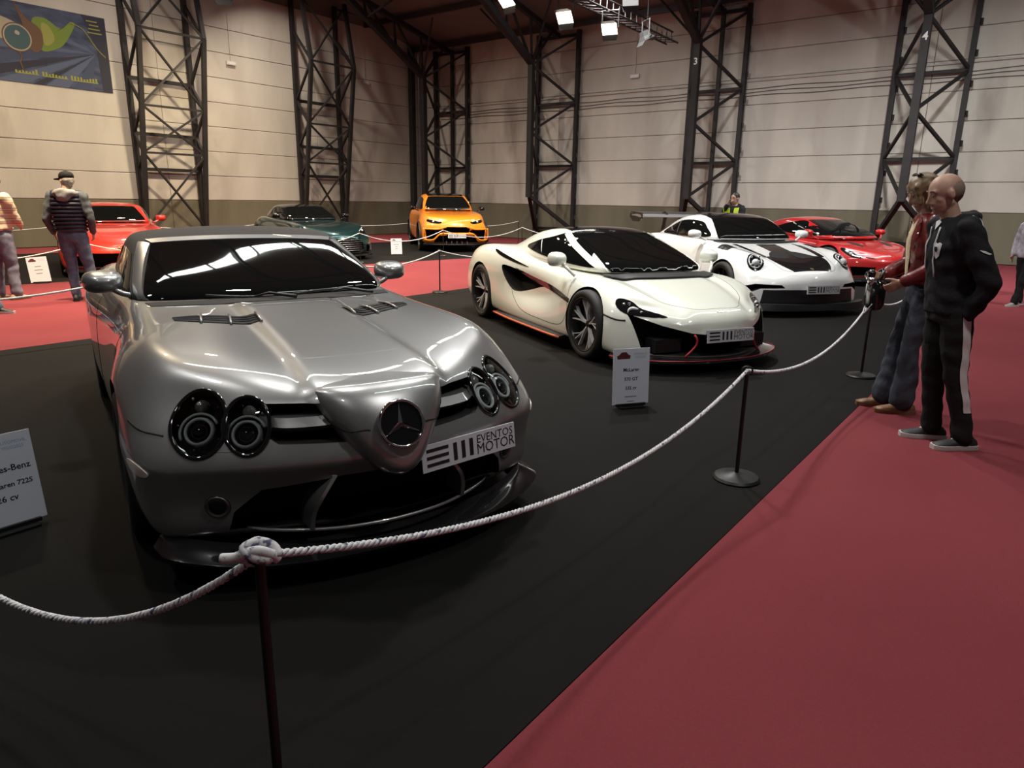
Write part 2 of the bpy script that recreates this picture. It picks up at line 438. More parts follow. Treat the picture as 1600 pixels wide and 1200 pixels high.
def make_wheel(key, R, rr, wd, spoke, nsp, mats, caliper=None):
    """wheel at origin, axle along local y, outer face at y=+wd/2; parts: rim with spokes > tyre, disc, cap"""
    hw = wd / 2; ax = Matrix(((1, 0, 0, 0), (0, 0, 1, 0), (0, -1, 0, 0), (0, 0, 0, 1)))   # local z -> +y
    mb = MB(); mb.lathe([(rr * .98, -hw * .9), (rr + .012, -hw * .92), (rr + .012, hw * .93), (rr - .002, hw * .97), (rr - .018, hw * .90), (rr - .03, hw * .55), (rr - .045, -hw * .8)], 48, ax, closed=True)
    rim = mb.build('wheel', mats[0], None, autosharp=40)
    sp = MB()
    for k in range(nsp):
        a0 = 2 * PI * k / nsp + PI / 2
        for path, wdt in spoke:
            L_ = []
            for (rad, da, dep) in path:
                a = a0 + da; L_.append((Vector((rad * rr * math.cos(a), hw * dep, rad * rr * math.sin(a))), a))
            v = []; nP = len(L_)
            for i, (p, a) in enumerate(L_):
                t = (L_[min(i + 1, nP - 1)][0] - L_[max(i - 1, 0)][0]).normalized(); sd = Vector((0, 1, 0)).cross(t).normalized()
                ww = wdt[i] if isinstance(wdt, (list, tuple)) else wdt
                v += [p - sd * ww * rr * 1.3 - Vector((0, .03, 0)), p - sd * ww * rr * .8, p + sd * ww * rr * .8, p + sd * ww * rr * 1.3 - Vector((0, .03, 0))]
            f = [(i * 4 + q, i * 4 + (q + 1) % 4, i * 4 + 4 + (q + 1) % 4, i * 4 + 4 + q) for i in range(nP - 1) for q in range(4)]
            f += [(3, 2, 1, 0), tuple((nP - 1) * 4 + q for q in range(4))]
            sp.add(v, f)
    so = sp.build('spokes', mats[1], rim, autosharp=30)
    prof = [(rr - .004, -hw * .88), (rr + .01, -hw * .98), (rr + (R - rr) * .45, -hw * 1.03), (R - .022, -hw * .98), (R - .004, -hw * .86), (R, -hw * .6), (R, hw * .6), (R - .004, hw * .86), (R - .022, hw * .98), (rr + (R - rr) * .45, hw * 1.03), (rr + .01, hw * .98), (rr - .004, hw * .88)]
    MB().lathe(prof, 56, ax, closed=True).build('tyre', M['rubber'], rim, autosharp=50)
    tr = Matrix.Translation((0, -hw * .1, 0)) @ ax
    MB().lathe([(rr * .2, 0), (rr * .78, 0), (rr * .78, .025), (rr * .2, .025)], 40, tr).build('brake_disc', M['disc_dark'], rim, autosharp=40)
    MB().lathe([(rr * .17, hw * .15), (rr * .17, hw * .42), (rr * .14, hw * .48), (rr * .05, hw * .5)], 24, ax).build('center_cap', mats[2], rim, autosharp=40)
    if caliper:
        mbc = MB()
        ang = [math.radians(150 + 8 * i) for i in range(8)]
        v = []
        for a in ang:
            for r_, d_ in ((rr * .55, .0), (rr * .88, .0), (rr * .88, .07), (rr * .55, .07)): v.append(Vector((r_ * math.cos(a), hw * .05 + d_, r_ * math.sin(a))))
        f = [(i * 4 + q, i * 4 + (q + 1) % 4, i * 4 + 4 + (q + 1) % 4, i * 4 + 4 + q) for i in range(7) for q in range(4)] + [(3, 2, 1, 0), (28, 29, 30, 31)]
        mbc.add(v, f).build('brake_caliper', caliper, rim, autosharp=40)
    return rim
def put_wheels(car, wb, track_f, track_r, mk_f, mk_r, steer=0.0):
    """track = lateral position of the outer tyre face"""
    for (x, face, mk) in ((0, track_f, mk_f), (-wb, track_r, mk_r)):
        w0 = mk[0]; R, wd = mk[1], mk[2]
        for s in (1, -1):
            o = w0 if not w0.get('used') else copy_tree(w0)
            w0['used'] = 1
            o.parent = car; o.location = (x, s * (face - wd / 2), R)
            o.rotation_euler = (0, 0, (0 if s > 0 else PI) + (steer if x == 0 else 0))
def mirror_part(name, loc, size, material, parent, s, stalk, glassmat=None):
    """door mirror: rounded shell with a flat rear glass and a stalk"""
    x, y, z = loc; lx, ly, lz = size
    mb = MB(); V = []; nu, nv = 12, 16
    for i in range(nu + 1):
        t = i / nu; xx = x - lx * .5 + lx * t; k = math.sqrt(max(0.0, 1 - (t * .98) ** 2.2)) if i < nu else 0.0
        for j in range(nv):
            a = 2 * PI * j / nv; cy = math.copysign(abs(math.cos(a)) ** .7, math.cos(a)); cz = math.copysign(abs(math.sin(a)) ** .7, math.sin(a))
            V.append(Vector((xx - .03 * s * cy * 0, s * y + cy * ly / 2 * k, z + cz * lz / 2 * k * (1 - .15 * s * cy * 0))))
    f = [(i * nv + j, i * nv + (j + 1) % nv, (i + 1) * nv + (j + 1) % nv, (i + 1) * nv + j) for i in range(nu) for j in range(nv)]
    f.append(tuple(range(nv)))
    o = mb.add(V, f).build(name, material, parent, autosharp=50)
    g = MB().lathe([(0.0, 0), (.46, 0)], 20, None); g.v = [Vector((x - lx * .5 - .004, s * y + p.x * ly * .95, z + p.y * lz * .95)) for p in g.v]
    g.build('mirror_glass', glassmat or M['chrome'], o)
    pts = [(p[0], s * p[1], p[2]) for p in stalk]
    MB().tube(spline(pts, 8), [.016] * 8, 8).build('mirror_stalk', material, o, smooth=True)
    return o
def plate_part(parent, loc, yaw, pitch, w_=.52, h_=.115, text=True):
    """show plate: bars on the left, two lines of words on the right"""
    o = MB().box((-w_ / 2, -h_ / 2, -.006), (w_ / 2, h_ / 2, 0)).build('show_plate', M['plate'], parent)
    # local x runs to the viewer's right, local z towards the viewer
    q = Matrix.Rotation(yaw, 4, 'Z') @ Matrix(((0, 0, 1, 0), (1, 0, 0, 0), (0, 1, 0, 0), (0, 0, 0, 1))) @ Matrix.Rotation(pitch, 4, 'X')
    o.matrix_local = Matrix.Translation(loc) @ q
    mb = MB()
    for k in range(3): mb.box((-w_ * .455, h_ * (.27 - .27 * k) - h_ * .06 , .0004), (-w_ * .235, h_ * (.27 - .27 * k) + h_ * .06, .0016))
    for k in range(3): mb.box((-w_ * .185 + w_ * .085 * k, -h_ * .33, .0004), (-w_ * .185 + w_ * .085 * k + w_ * .038, h_ * .33, .0016))
    mb.build('plate_bars', M['ink'], o)
    if text:
        text_obj('EVENTOS', h_ * .45, M['ink'], o, 'lettering', (w_ * .27, h_ * .2, .001), sx=.98)
        text_obj('MOTOR', h_ * .57, M['ink'], o, 'lettering', (w_ * .275, -h_ * .19, .001), sx=.95)
    return o
# ------------------------------------------------------------------ the hall: floor, carpets, walls, roof
def geo_pos_mat(name, c1, c2, scale, stretch=(1, 1, 1), rough=0.9, spot=None, lo=.3, hi=.7, stain=None, bump=0.0, fine=None, spec=.3):
    """colour varies with world position, so it runs on across neighbouring pieces"""
    m = mat(name, c1, rough, spec=spec); nt = m.node_tree; N = nt.nodes; L = nt.links; b = N['Principled BSDF']
    g = N.new('ShaderNodeNewGeometry'); mp = N.new('ShaderNodeMapping'); mp.inputs['Scale'].default_value = stretch
    L.new(g.outputs['Position'], mp.inputs['Vector'])
    def noise(sc, det=6):
        n = N.new('ShaderNodeTexNoise'); n.inputs['Scale'].default_value = sc; n.inputs['Detail'].default_value = det; L.new(mp.outputs[0], n.inputs['Vector']); return n
    n = noise(scale); r = N.new('ShaderNodeValToRGB'); r.color_ramp.elements[0].position = lo; r.color_ramp.elements[1].position = hi
    r.color_ramp.elements[0].color = tuple(c1) + (1,); r.color_ramp.elements[1].color = tuple(c2) + (1,); L.new(n.outputs['Fac'], r.inputs['Fac'])
    last = r.outputs['Color']
    if stain:
        col, sc, a0, a1 = stain; n2 = noise(sc, 8); r2 = N.new('ShaderNodeValToRGB'); r2.color_ramp.elements[0].position = a0; r2.color_ramp.elements[1].position = a1
        r2.color_ramp.elements[0].color = (0, 0, 0, 1); r2.color_ramp.elements[1].color = (1, 1, 1, 1); src = n2.outputs['Fac']
        if spot:
            vd = N.new('ShaderNodeVectorMath'); vd.operation = 'DISTANCE'; L.new(g.outputs['Position'], vd.inputs[0]); vd.inputs[1].default_value = tuple(spot[0])
            mr = N.new('ShaderNodeMapRange'); mr.inputs['From Min'].default_value = 0; mr.inputs['From Max'].default_value = spot[1]; mr.inputs['To Min'].default_value = spot[2]; mr.inputs['To Max'].default_value = 0
            L.new(vd.outputs['Value'], mr.inputs['Value']); ad = N.new('ShaderNodeMath'); L.new(src, ad.inputs[0]); L.new(mr.outputs[0], ad.inputs[1]); src = ad.outputs[0]
        L.new(src, r2.inputs['Fac'])
        mx = N.new('ShaderNodeMix'); mx.data_type = 'RGBA'; L.new(r2.outputs['Color'], mx.inputs['Factor']); L.new(last, mx.inputs[6]); mx.inputs[7].default_value = tuple(col) + (1,); last = mx.outputs[2]
    if fine:
        n3 = noise(fine, 3); mm = N.new('ShaderNodeMix'); mm.data_type = 'RGBA'; mm.blend_type = 'MULTIPLY'; mm.inputs['Factor'].default_value = .35
        L.new(last, mm.inputs[6]); L.new(n3.outputs['Color'], mm.inputs[7]); last = mm.outputs[2]
    L.new(last, b.inputs['Base Color'])
    if bump:
        n4 = noise(bump, 4); bp = N.new('ShaderNodeBump'); bp.inputs['Strength'].default_value = .4; bp.inputs['Distance'].default_value = .01; L.new(n4.outputs['Fac'], bp.inputs['Height']); L.new(bp.outputs[0], b.inputs['Normal'])
    return m
M['concrete'] = geo_pos_mat('painted_concrete', (.385, .365, .325), (.50, .48, .43), .8, (1, 1, .35), stain=((.23, .21, .185), .75, .60, .80), bump=18, spot=(hp(A_BACK, -18.2, 3.6), 4.6, .20))
M['dado'] = geo_pos_mat('olive_dado_paint', (.115, .108, .075), (.150, .140, .100), 1.2, (1, 1, .3), stain=((.085, .08, .06), .8, .55, .8), bump=18)
M['joint'] = mat('dark_joint', (.05, .045, .04), .9)
M['black_carpet'] = geo_pos_mat('black_carpet_pile', (.0055, .0053, .0050), (.0080, .0077, .0073), .9, (1, 1, 1), rough=.85, bump=350, spec=.12)
M['red_carpet'] = geo_pos_mat('red_carpet_pile', (.208, .038, .047), (.248, .048, .058), .7, (1, 1, 1), rough=.95, fine=120, bump=300, spec=.15)
M['slab'] = mat('floor_slab', (.10, .10, .10), .8)
M['steel'] = noise_mix(mat('dark_painted_steel', (.010, .0095, .010), .65, .1), (.008, .0075, .008), (.014, .013, .0135), 3)
M['roof'] = geo_pos_mat('brown_roof_sheet', (.135, .118, .108), (.175, .155, .14), .5, rough=.85)
M['purlin'] = mat('roof_steel', (.03, .026, .025), .6)
M['skylight'] = mat('skylight_sheet', (.8, .85, .85), .5, emit=(.93, 1.0, .96), emit_s=22.0)
def quad_prism(name, pts, z0, z1, material, parent=None):
    """pts in hall (a,b), counter-clockwise seen from above or not: normals get fixed"""
    n = len(pts); v = [hp(a, b, z0) for a, b in pts] + [hp(a, b, z1) for a, b in pts]
    f = [tuple(range(n)), tuple(range(n, 2 * n))] + [(i, (i + 1) % n, n + (i + 1) % n, n + i) for i in range(n)]
    return MB().add(v, f).build(name, material, parent)
tag(quad_prism('floor', [(-9, B_LEFT - .3), (A_BACK + .3, B_LEFT - .3), (A_BACK + .3, 10), (-9, 10)], -.2, -.006, M['slab']), kind='structure')
def carpet(name, pts, material, label):
    return tag(quad_prism(name, pts, -.006, 0, material), label, 'carpet')
carpet('black_carpet', [(-8, -8.0), (19.6, -8.0), (19.6, -1.0), (-8, -1.0)], M['black_carpet'], 'black carpet strip under the silver roadster and the white supercar')
carpet('black_carpet', [(-8, -15.6), (3.9, -13.75), (14, -12.15), (19.6, -11.5), (19.6, -18.2), (7, -20.6), (-8, -21.8)], M['black_carpet'], 'black carpet strip under the far row with the orange SUV')
carpet('red_carpet', [(-8, -.996), (A_BACK - .05, -.996), (A_BACK - .05, 9), (-8, 9)], M['red_carpet'], 'maroon carpet walkway on which the bald man stands')
carpet('red_carpet', [(-8, -15.6), (3.9, -13.75), (14, -12.15), (19.6, -11.5), (19.6, -8.004), (-8, -8.004)], M['red_carpet'], 'red carpet aisle between the silver roadster and the far cars')
carpet('red_carpet', [(-8, B_LEFT + .05), (A_BACK - .05, B_LEFT + .05), (A_BACK - .05, -1.0), (19.604, -1.0), (19.604, -18.2), (7, -20.604), (-8, -21.804)], M['red_carpet'], 'red carpet border along the foot of the concrete walls')
# walls of stacked concrete panels with a darker painted foot
ROWS_Z = [1.34, 2.13, 2.91, 3.70, 4.47, 5.24, 6.02, 6.76]
def panel_wall(name, axis, edges, top, const):
    def P(u, d, z): return hp(const + d, u, z) if axis == 'b' else hp(u, const - d, z)
    mb = MB(); u0, u1 = edges[0], edges[-1]
    mb.add([P(u0, .03, 0), P(u1, .03, 0), P(u1, .03, top), P(u0, .03, top), P(u0, .3, 0), P(u1, .3, 0), P(u1, .3, top), P(u0, .3, top)], [(0, 1, 2, 3), (4, 5, 6, 7), (0, 1, 5, 4), (1, 2, 6, 5), (2, 3, 7, 6), (3, 0, 4, 7)])
    wall = tag(mb.build(name, M['joint']), kind='structure')
    zs = ROWS_Z + [top]
    def panel(nm, ua, ub, za, zb, mt):
        g = .006; bev = .012; d0 = .0 if mt is M['concrete'] else .004
        v = [P(ua + g, d0 + bev, za + g), P(ub - g, d0 + bev, za + g), P(ub - g, d0 + bev, zb - g), P(ua + g, d0 + bev, zb - g),
             P(ua + g + bev, d0, za + g + bev), P(ub - g - bev, d0, za + g + bev), P(ub - g - bev, d0, zb - g - bev), P(ua + g + bev, d0, zb - g - bev)]
        v += [P(ua + g, .06, za + g), P(ub - g, .06, za + g), P(ub - g, .06, zb - g), P(ua + g, .06, zb - g)]
        f = [(4, 5, 6, 7)] + [(i, (i + 1) % 4, 4 + (i + 1) % 4, 4 + i) for i in range(4)] + [(i, (i + 1) % 4, 8 + (i + 1) % 4, 8 + i) for i in range(4)]
        MB().add(v, f).build(nm, mt, wall)
    for k in range(len(edges) - 1):
        panel('dado_panel', edges[k], edges[k + 1], 0, zs[0], M['dado'])
        for r in range(len(zs) - 1): panel('concrete_panel', edges[k], edges[k + 1], zs[r], zs[r + 1], M['concrete'])
    return wall
panel_wall('wall_back', 'b', [B_LEFT, -20.75, -15.5, -9.4, -3.42, 2.5, 9.0], 7.5, A_BACK)
panel_wall('wall_left', 'a', [-8, -.2, 5.8, 11.72, 17.6, A_BACK], 7.95, B_LEFT)
# roof: two slopes meeting above, dark gable cladding over the left wall
RZ = lambda a: 7.5 + .22 * (A_BACK - a)
RIDGE = 3.0
mb = MB(); b0, b1 = B_LEFT - .3, 10
mb.add([hp(A_BACK + .4, b0, RZ(A_BACK) - .05), hp(A_BACK + .4, b1, RZ(A_BACK) - .05), hp(RIDGE, b1, RZ(RIDGE)), hp(RIDGE, b0, RZ(RIDGE)), hp(-9, b1, RZ(RIDGE) - .22 * 12), hp(-9, b0, RZ(RIDGE) - .22 * 12)], [(0, 1, 2, 3), (3, 2, 4, 5)])
roof = mb.build('ceiling', M['roof'], fix=False); tag(roof, kind='structure')
mb = MB(); mb.add([hp(-8, B_LEFT - .05, 7.95), hp(A_BACK, B_LEFT - .05, 7.95), hp(A_BACK, B_LEFT - .05, RZ(A_BACK) + .5), hp(RIDGE, B_LEFT - .05, RZ(RIDGE)), hp(-8, B_LEFT - .05, RZ(RIDGE) - 2.42)], [(0, 1, 2, 3, 4)])
tag(mb.build('trim_1', M['roof'], fix=False), kind='structure')
for k in range(9):
    a = A_BACK - .5 - k * 2.4
    MB().bar(hp(a, b0 + .3, RZ(a) - .14), hp(a, b1, RZ(a) - .14), .10, .20).build('purlin', M['purlin'], roof)
for b_ in (-12.5, -.9):
    for k in range(11):
        a0 = 4.2 + k * 1.55; v = []
        for (da, db) in ((0, 0), (1.45, 0), (1.45, .42), (0, .42)): v.append(hp(a0 + da, b_ + db, RZ(a0 + da) - .06))
        v += [p + Vector((0, 0, .03)) for p in v]
        MB().add(v, [(0, 1, 2, 3), (4, 5, 6, 7), (0, 1, 5, 4), (1, 2, 6, 5), (2, 3, 7, 6), (3, 0, 4, 7)]).build('skylight_panel', M['skylight'], roof)
# ------------------------------------------------------------------ steel columns and roof trusses
def member(parent, name, p, q, wx=.1, wy=.1, material=None):
    return MB().bar(p, q, wx, wy).build(name, material or M['steel'], parent)
def back_column(bc, label, number=None, mid=False, left=None):
    c = empty('lattice_column', hp(A_BACK - .9, bc, 0)); tag(c, label, 'column', 'lattice columns of the back wall')
    o = hp(A_BACK - .9, bc, 0)
    def P(a, b, z): return hp(a, b, z) - o
    aw, af = A_BACK - .17, A_BACK - 1.8; bl, br = bc - .87, bc + .87
    for b in (bl, br):
        ch = member(c, 'wall_chord', P(aw, b, .0), P(aw, b, 7.35), .13, .16)
        for k in range(9):
            z = .9 + .74 * k; MB().box((-.03, -.03, -.08), (.03, .03, .08), Matrix.Translation(P(aw - .02, b + (.09 if b > bc else .09), z))).build('clip', M['steel'], ch)
    fc = member(c, 'front_chord', P(af, bc, 1.6), P(af, bc, 6.1), .19, .19)
    for b in (bl, br):
        zs = [(af, bc, 1.66), (aw, b, 2.75), (af, bc, 3.85), (aw, b, 4.95), (af, bc, 6.05), (aw, b, 7.15)]
        for u, v in zip(zs[:-1], zs[1:]): member(c, 'brace', P(*u), P(*v), .075, .075)
        member(c, 'foot_brace', P(af, bc, 1.66), P(aw, b, .42), .12, .12)
    for z in (.45, 2.75, 4.95, 7.2): member(c, 'strut', P(aw, bl, z), P(aw, br, z), .09, .09)
    if mid: member(c, 'middle_post', P(aw, bc + .05, 0), P(aw, bc + .05, 7.3), .12, .10)
    if number:
        rot = Matrix((E2.to_3d(), Vector((0, 0, 1)), -E1.to_3d())).transposed().to_euler()
        text_obj(number, .26, M['number'], fc, 'painted_number', P(af - .0975, bc, 5.55), rot, bold=.006)
    return c
M['number'] = mat('white_number_paint', (.6, .6, .58), .7)
back_column(-20.75, 'dark steel lattice column in the corner behind the orange SUV', mid=True)
back_column(-15.5, 'dark steel lattice column right of the orange SUV')
back_column(-9.4, 'dark steel lattice column marked 3 behind the winged white coupe', '3', mid=True)
back_column(-3.42, 'dark steel lattice column marked 4 behind the woman in red', '4')
def roof_truss(bc, label):
    o = hp(A_BACK - 1.8, bc, 6.1); t = empty('roof_truss', o); tag(t, label, 'roof truss', 'roof trusses')
    def P(a, b, z): return hp(a, b, z) - o
    def low(a): return 6.1 + .56 * (A_BACK - 1.8 - a) if a > 17 else 6.1 + .56 * 4.2 + .22 * (17 - a)
    hi = lambda a: RZ(a) - .32
    member(t, 'bottom_chord', P(21.2, bc, low(21.2)), P(17, bc, low(17)), .2, .2)
    member(t, 'bottom_chord', P(17, bc, low(17)), P(4, bc, low(4)), .16, .16)
    member(t, 'top_chord', P(22.8, bc, hi(22.8)), P(4, bc, hi(4)), .16, .16)
    nodes = [21.2, 19.8, 18.4, 17.0, 15.4, 13.8, 12.2, 10.6, 9, 7.4, 5.8]
    for k, a in enumerate(nodes[:-1]):
        member(t, 'web_member', P(a, bc, low(a)), P(a - .1, bc, hi(a - .1)), .07, .07)
        member(t, 'web_member', P(a, bc, low(a)), P(nodes[k + 1], bc, hi(nodes[k + 1])), .07, .07)
    member(t, 'web_member', P(21.2, bc, low(21.2)), P(22.4, bc, hi(22.4)), .07, .07)
    for sgn in (-1, 1):
        member(t, 'side_brace', P(21.2, bc, low(21.2)), P(20.2, bc + sgn * 1.5, RZ(20.2) - .3), .06, .06)
        member(t, 'side_brace', P(18.4, bc, low(18.4)), P(18.4, bc + sgn * 1.8, RZ(18.4) - .3), .06, .06)
    return t
roof_truss(-20.75, 'dark roof truss rising from the corner column'); roof_truss(-15.5, 'dark roof truss rising from the column beside the orange SUV')
roof_truss(-9.4, 'dark roof truss rising from the column with number 3'); roof_truss(-3.42, 'dark roof truss at upper right above the woman in red')
def gable_post(a0, a1, label):
    o = hp((a0 + a1) / 2, B_LEFT + .6, 0); c = empty('lattice_post', o); tag(c, label, 'column', 'lattice posts of the left wall')
    def P(a, b, z): return hp(a, b, z) - o
    bw = B_LEFT + .18
    def bf(z): return np.interp(z, [0, .4, 6.1, 7.9], [B_LEFT + .22, B_LEFT + .25, B_LEFT + 1.15, B_LEFT + .75])
    for a in (a0, a1):
        member(c, 'wall_chord', P(a, bw, 0), P(a, bw, 8.3), .13, .14)
        member(c, 'front_chord', P(a, bf(0), 0), P(a, bf(6.1), 6.1), .11, .13); member(c, 'front_chord', P(a, bf(6.1), 6.1), P(a, bf(8.3), 8.3), .11, .13)
        zz = [(0, 1.3), (1, 2.25), (0, 2.72), (1, 3.28), (0, 4.05), (1, 4.85), (0, 6.1), (1, 7.2)][1:]
        for (k0, z0), (k1, z1) in zip(zz[:-1], zz[1:]):
            member(c, 'lacing', P(a, bf(z0) if k0 == 0 else bw, z0), P(a, bf(z1) if k1 == 0 else bw, z1), .07, .07)
    for z in (2.25, 3.28, 4.85): member(c, 'strut', P(a0, bw, z), P(a1, bw, z), .10, .10)
    for z in (2.72, 4.05, 6.1): member(c, 'thin_strut', P(a0, bf(z), z), P(a1, bf(z), z), .06, .06)
    zz = [.45, 2.72, 4.05, 6.1, 8.2]
    for z0, z1 in zip(zz[:-1], zz[1:]):
        member(c, 'cross_brace', P(a0, bf(z0), z0), P(a1, bf(z1), z1), .055, .055); member(c, 'cross_brace', P(a1, bf(z0), z0), P(a0, bf(z1), z1), .055, .055)
gable_post(10.7, 12.65, 'dark lattice wall post behind the red car on the left'); gable_post(16.6, 18.5, 'dark lattice wall post behind the dark green car')
t = empty('corner_post', hp(22.3, B_LEFT + .3, 0)); tag(t, 'plain dark steel post on the left wall beside the corner', 'column')
MB().bar((0, 0, 0), (0, 0, 7.5), .22, .2).build('post_shaft', M['steel'], t); MB().box((-.2, -.2, 0), (.2, .2, .03)).build('base_plate', M['steel'], t)
# cables clipped along the back wall
for k, (z, r, mt) in enumerate(((5.16, .022, 'pale'), (4.95, .010, 'dark'), (4.84, .010, 'dark'), (4.73, .010, 'dark'))):
    M.setdefault('pale', mat('pale_conduit', (.42, .39, .36), .6)); M.setdefault('dark', mat('dark_cable', (.10, .09, .085), .7))
    pts = [hp(A_BACK - .03, b, z - (.02 * math.sin(b * 2.2 + k) if k else 0)) for b in np.linspace(-21.5, 6, 60)]
    o = MB().tube(pts, r, 6).build('wall_cable' if k else 'wall_conduit', M[mt], None, smooth=True)
    tag(o, ('pale conduit running along the back wall above the cables', 'upper dark cable along the back wall', 'middle dark cable along the back wall', 'lowest dark cable along the back wall')[k], 'cable')
for k, (p, lb) in enumerate(((hp(14.2, B_LEFT + .012, 5.75), 'small pale emergency lamp on the left wall between the two lattice posts'), (hp(20.0, B_LEFT + .012, 5.9), 'small pale emergency lamp on the left wall near the corner'), (hp(A_BACK - .012, -12.4, 5.65), 'small pale emergency lamp on the back wall below the lighting truss'))):
    r_ = empty('emergency_lamp', p); tag(r_, lb, 'lamp', 'wall emergency lamps'); ax_ = E1 if k < 2 else E2; nn_ = E2 if k < 2 else -E1
    mt_ = Matrix((ax_, nn_, Vector((0, 0, 1)))).transposed().to_4x4()
    MB().box((-.17, 0, -.06), (.17, .06, .06), mt_).build('lamp_case', mat('emergency_case', (.55, .53, .50), .5) if k == 0 else bpy.data.materials['emergency_case'], r_)
    MB().box((-.14, .06, -.035), (.14, .068, .035), mt_).build('lamp_cover', M['plate'], r_); MB().box((-.008, 0, .06), (.008, .016, 1.5), mt_).build('cable_duct', M['pale'], r_)
# ------------------------------------------------------------------ mural banner on the left wall
def mural():
    a0, a1, z0, z1 = 7.15, 10.3, 4.36, 6.36
    o = hp(a0, B_LEFT + .02, z0); W = a1 - a0; Hh = z1 - z0
    rot = Matrix((E1.to_3d(), Vector((0, 0, 1)), E2.to_3d())).transposed().to_euler()
    root = empty('mural_banner', o); root.rotation_euler = rot; tag(root, 'blue painted banner with a winged goggle-eyed machine high on the wall', 'banner')
    bl = noise_mix(mat('banner_blue', (.05, .07, .16), .7), (.018, .026, .055), (.055, .075, .14), 1.6, 8, stretch=(1, 3, 1))
    MB().box((0, 0, -.015), (W, Hh, 0)).build('banner_sheet', bl, root)
    def shape(name, pts, m_, z=.004, n=40, smooth_=True):
        P = closed_spline([(x, y, 0) for x, y in pts], n) if smooth_ else [Vector((x, y, 0)) for x, y in pts]
        v = [Vector((p.x, p.y, z)) for p in P]; c = sum(v, Vector()) / len(v)
        return meshobj(name, v + [c], [(i, (i + 1) % len(v), len(v)) for i in range(len(v))], m_, root, smooth=False)
    lt = mat('banner_ray_light', (.062, .085, .145), .7); md = mat('banner_ray_mid', (.034, .048, .095), .7); dk = mat('banner_ray_dark', (.016, .018, .034), .7)
    hub = (W * .89, Hh * .50)
    rays = [(0, .02, 0, .16, dk), (0, .20, 0, .36, md), (0, .40, 0, .52, lt), (.05, 0, .30, 0, lt), (.34, 0, .42, 0, dk), (.44, 0, .62, 0, lt), (.66, 0, .82, 0, md), (.50, 1, .62, 1, md), (.40, .7, .45, .82, lt)]
    for x0, y0, x1, y1, mm in rays: shape('painted_ray', [(x0 * W, y0 * Hh), (x1 * W, y1 * Hh), hub], mm, .002, smooth_=False)
    shape('painted_edge', [(W * .915, 0), (W, 0), (W, Hh), (W * .80, Hh), (W * .90, Hh * .6)], dk, .003, smooth_=False)
    wt = mat('banner_cream', (.30, .27, .21), .7); br = mat('banner_brown', (.10, .055, .030), .7); gn = mat('banner_green', (.12, .18, .025), .7); yl = mat('banner_yellow', (.22, .23, .05), .7); te = mat('banner_teal', (.035, .075, .085), .5)
    shape('painted_wing', [(W * .0, Hh * .82), (W * .2, Hh * .78), (W * .36, Hh * .66), (W * .36, Hh * .55), (W * .1, Hh * .52), (0, Hh * .58)], wt, .004)
    shape('painted_tail', [(W * .44, Hh * .45), (W * .40, Hh * .80), (W * .50, Hh * .86), (W * .62, Hh * .76), (W * .70, Hh * .86), (W * .74, Hh * .84), (W * .66, Hh * .62), (W * .58, Hh * .50)], gn, .005)
    shape('painted_tail_light', [(W * .48, Hh * .52), (W * .47, Hh * .78), (W * .53, Hh * .76), (W * .56, Hh * .60)], yl, .006)
    MB().tube(spline([(W * .70, Hh * .86, .006), (W * .80, Hh * .80, .006), (W * .90, Hh * .58, .006), (W * .97, Hh * .47, .006)], 20), .016, 5).build('painted_cord', yl, root)
    shape('painted_plates', [(W * .34, Hh * .50), (W * .33, Hh * .72), (W * .28, Hh * 1.0), (W * .36, Hh * .82), (W * .46, Hh * .70), (W * .46, Hh * .50), (W * .40, Hh * .40)], br, .007)
    c = Vector((W * .275, Hh * .56, 0))
    def disc(name, r, m_, z): return shape(name, [(c.x + r * math.cos(t), c.y + r * math.sin(t)) for t in np.linspace(0, 2 * PI, 24, endpoint=False)], m_, z)
    disc('painted_goggle_rim', .36, br, .009); disc('painted_goggle_band', .33, wt, .010); disc('painted_goggle_eye', .30, te, .011)
    shape('painted_glint', [(c.x - .02, c.y + .17), (c.x + .06, c.y + .13), (c.x + .04, c.y + .06), (c.x - .05, c.y + .09)], wt, .012)
    MB().tube(spline([(c.x, c.y - .36, .006), (c.x + .03, c.y - .5, .006), (c.x - .01, c.y - .62, .006), (c.x + .03, c.y - .8, .006)], 14), .022, 5).build('painted_hook', br, root)
    # a line of small painted lettering strokes along the foot; too blurred to read in the picture
    rr = random.Random(4)
    for w0, w1 in ((0, 7), (8, 16), (17, 26)):
        mb = MB(); x0, x1 = W * (.22 + .66 * w0 / 26), W * (.22 + .66 * w1 / 26); y0 = Hh * (.115 - .02 * w0 / 26)
        mb.box((x0, y0, .005), (x1, y0 + .022, .007))
        for k in range(w0, w1):
            x = W * (.22 + .66 * k / 26); mb.box((x, y0 + .01, .006), (x + .05, y0 + .06 + .08 * rr.random(), .008))
        mb.build('painted_lettering', yl, root)
    mb = MB()
    for k in range(4): mb.box((W * (.84 + .02 * k % .03), Hh * (.92 - .05 * k), .006), (W * (.93 + .01 * k), Hh * (.935 - .05 * k), .008))
    mb.build('painted_signature', yl, root)
mural()
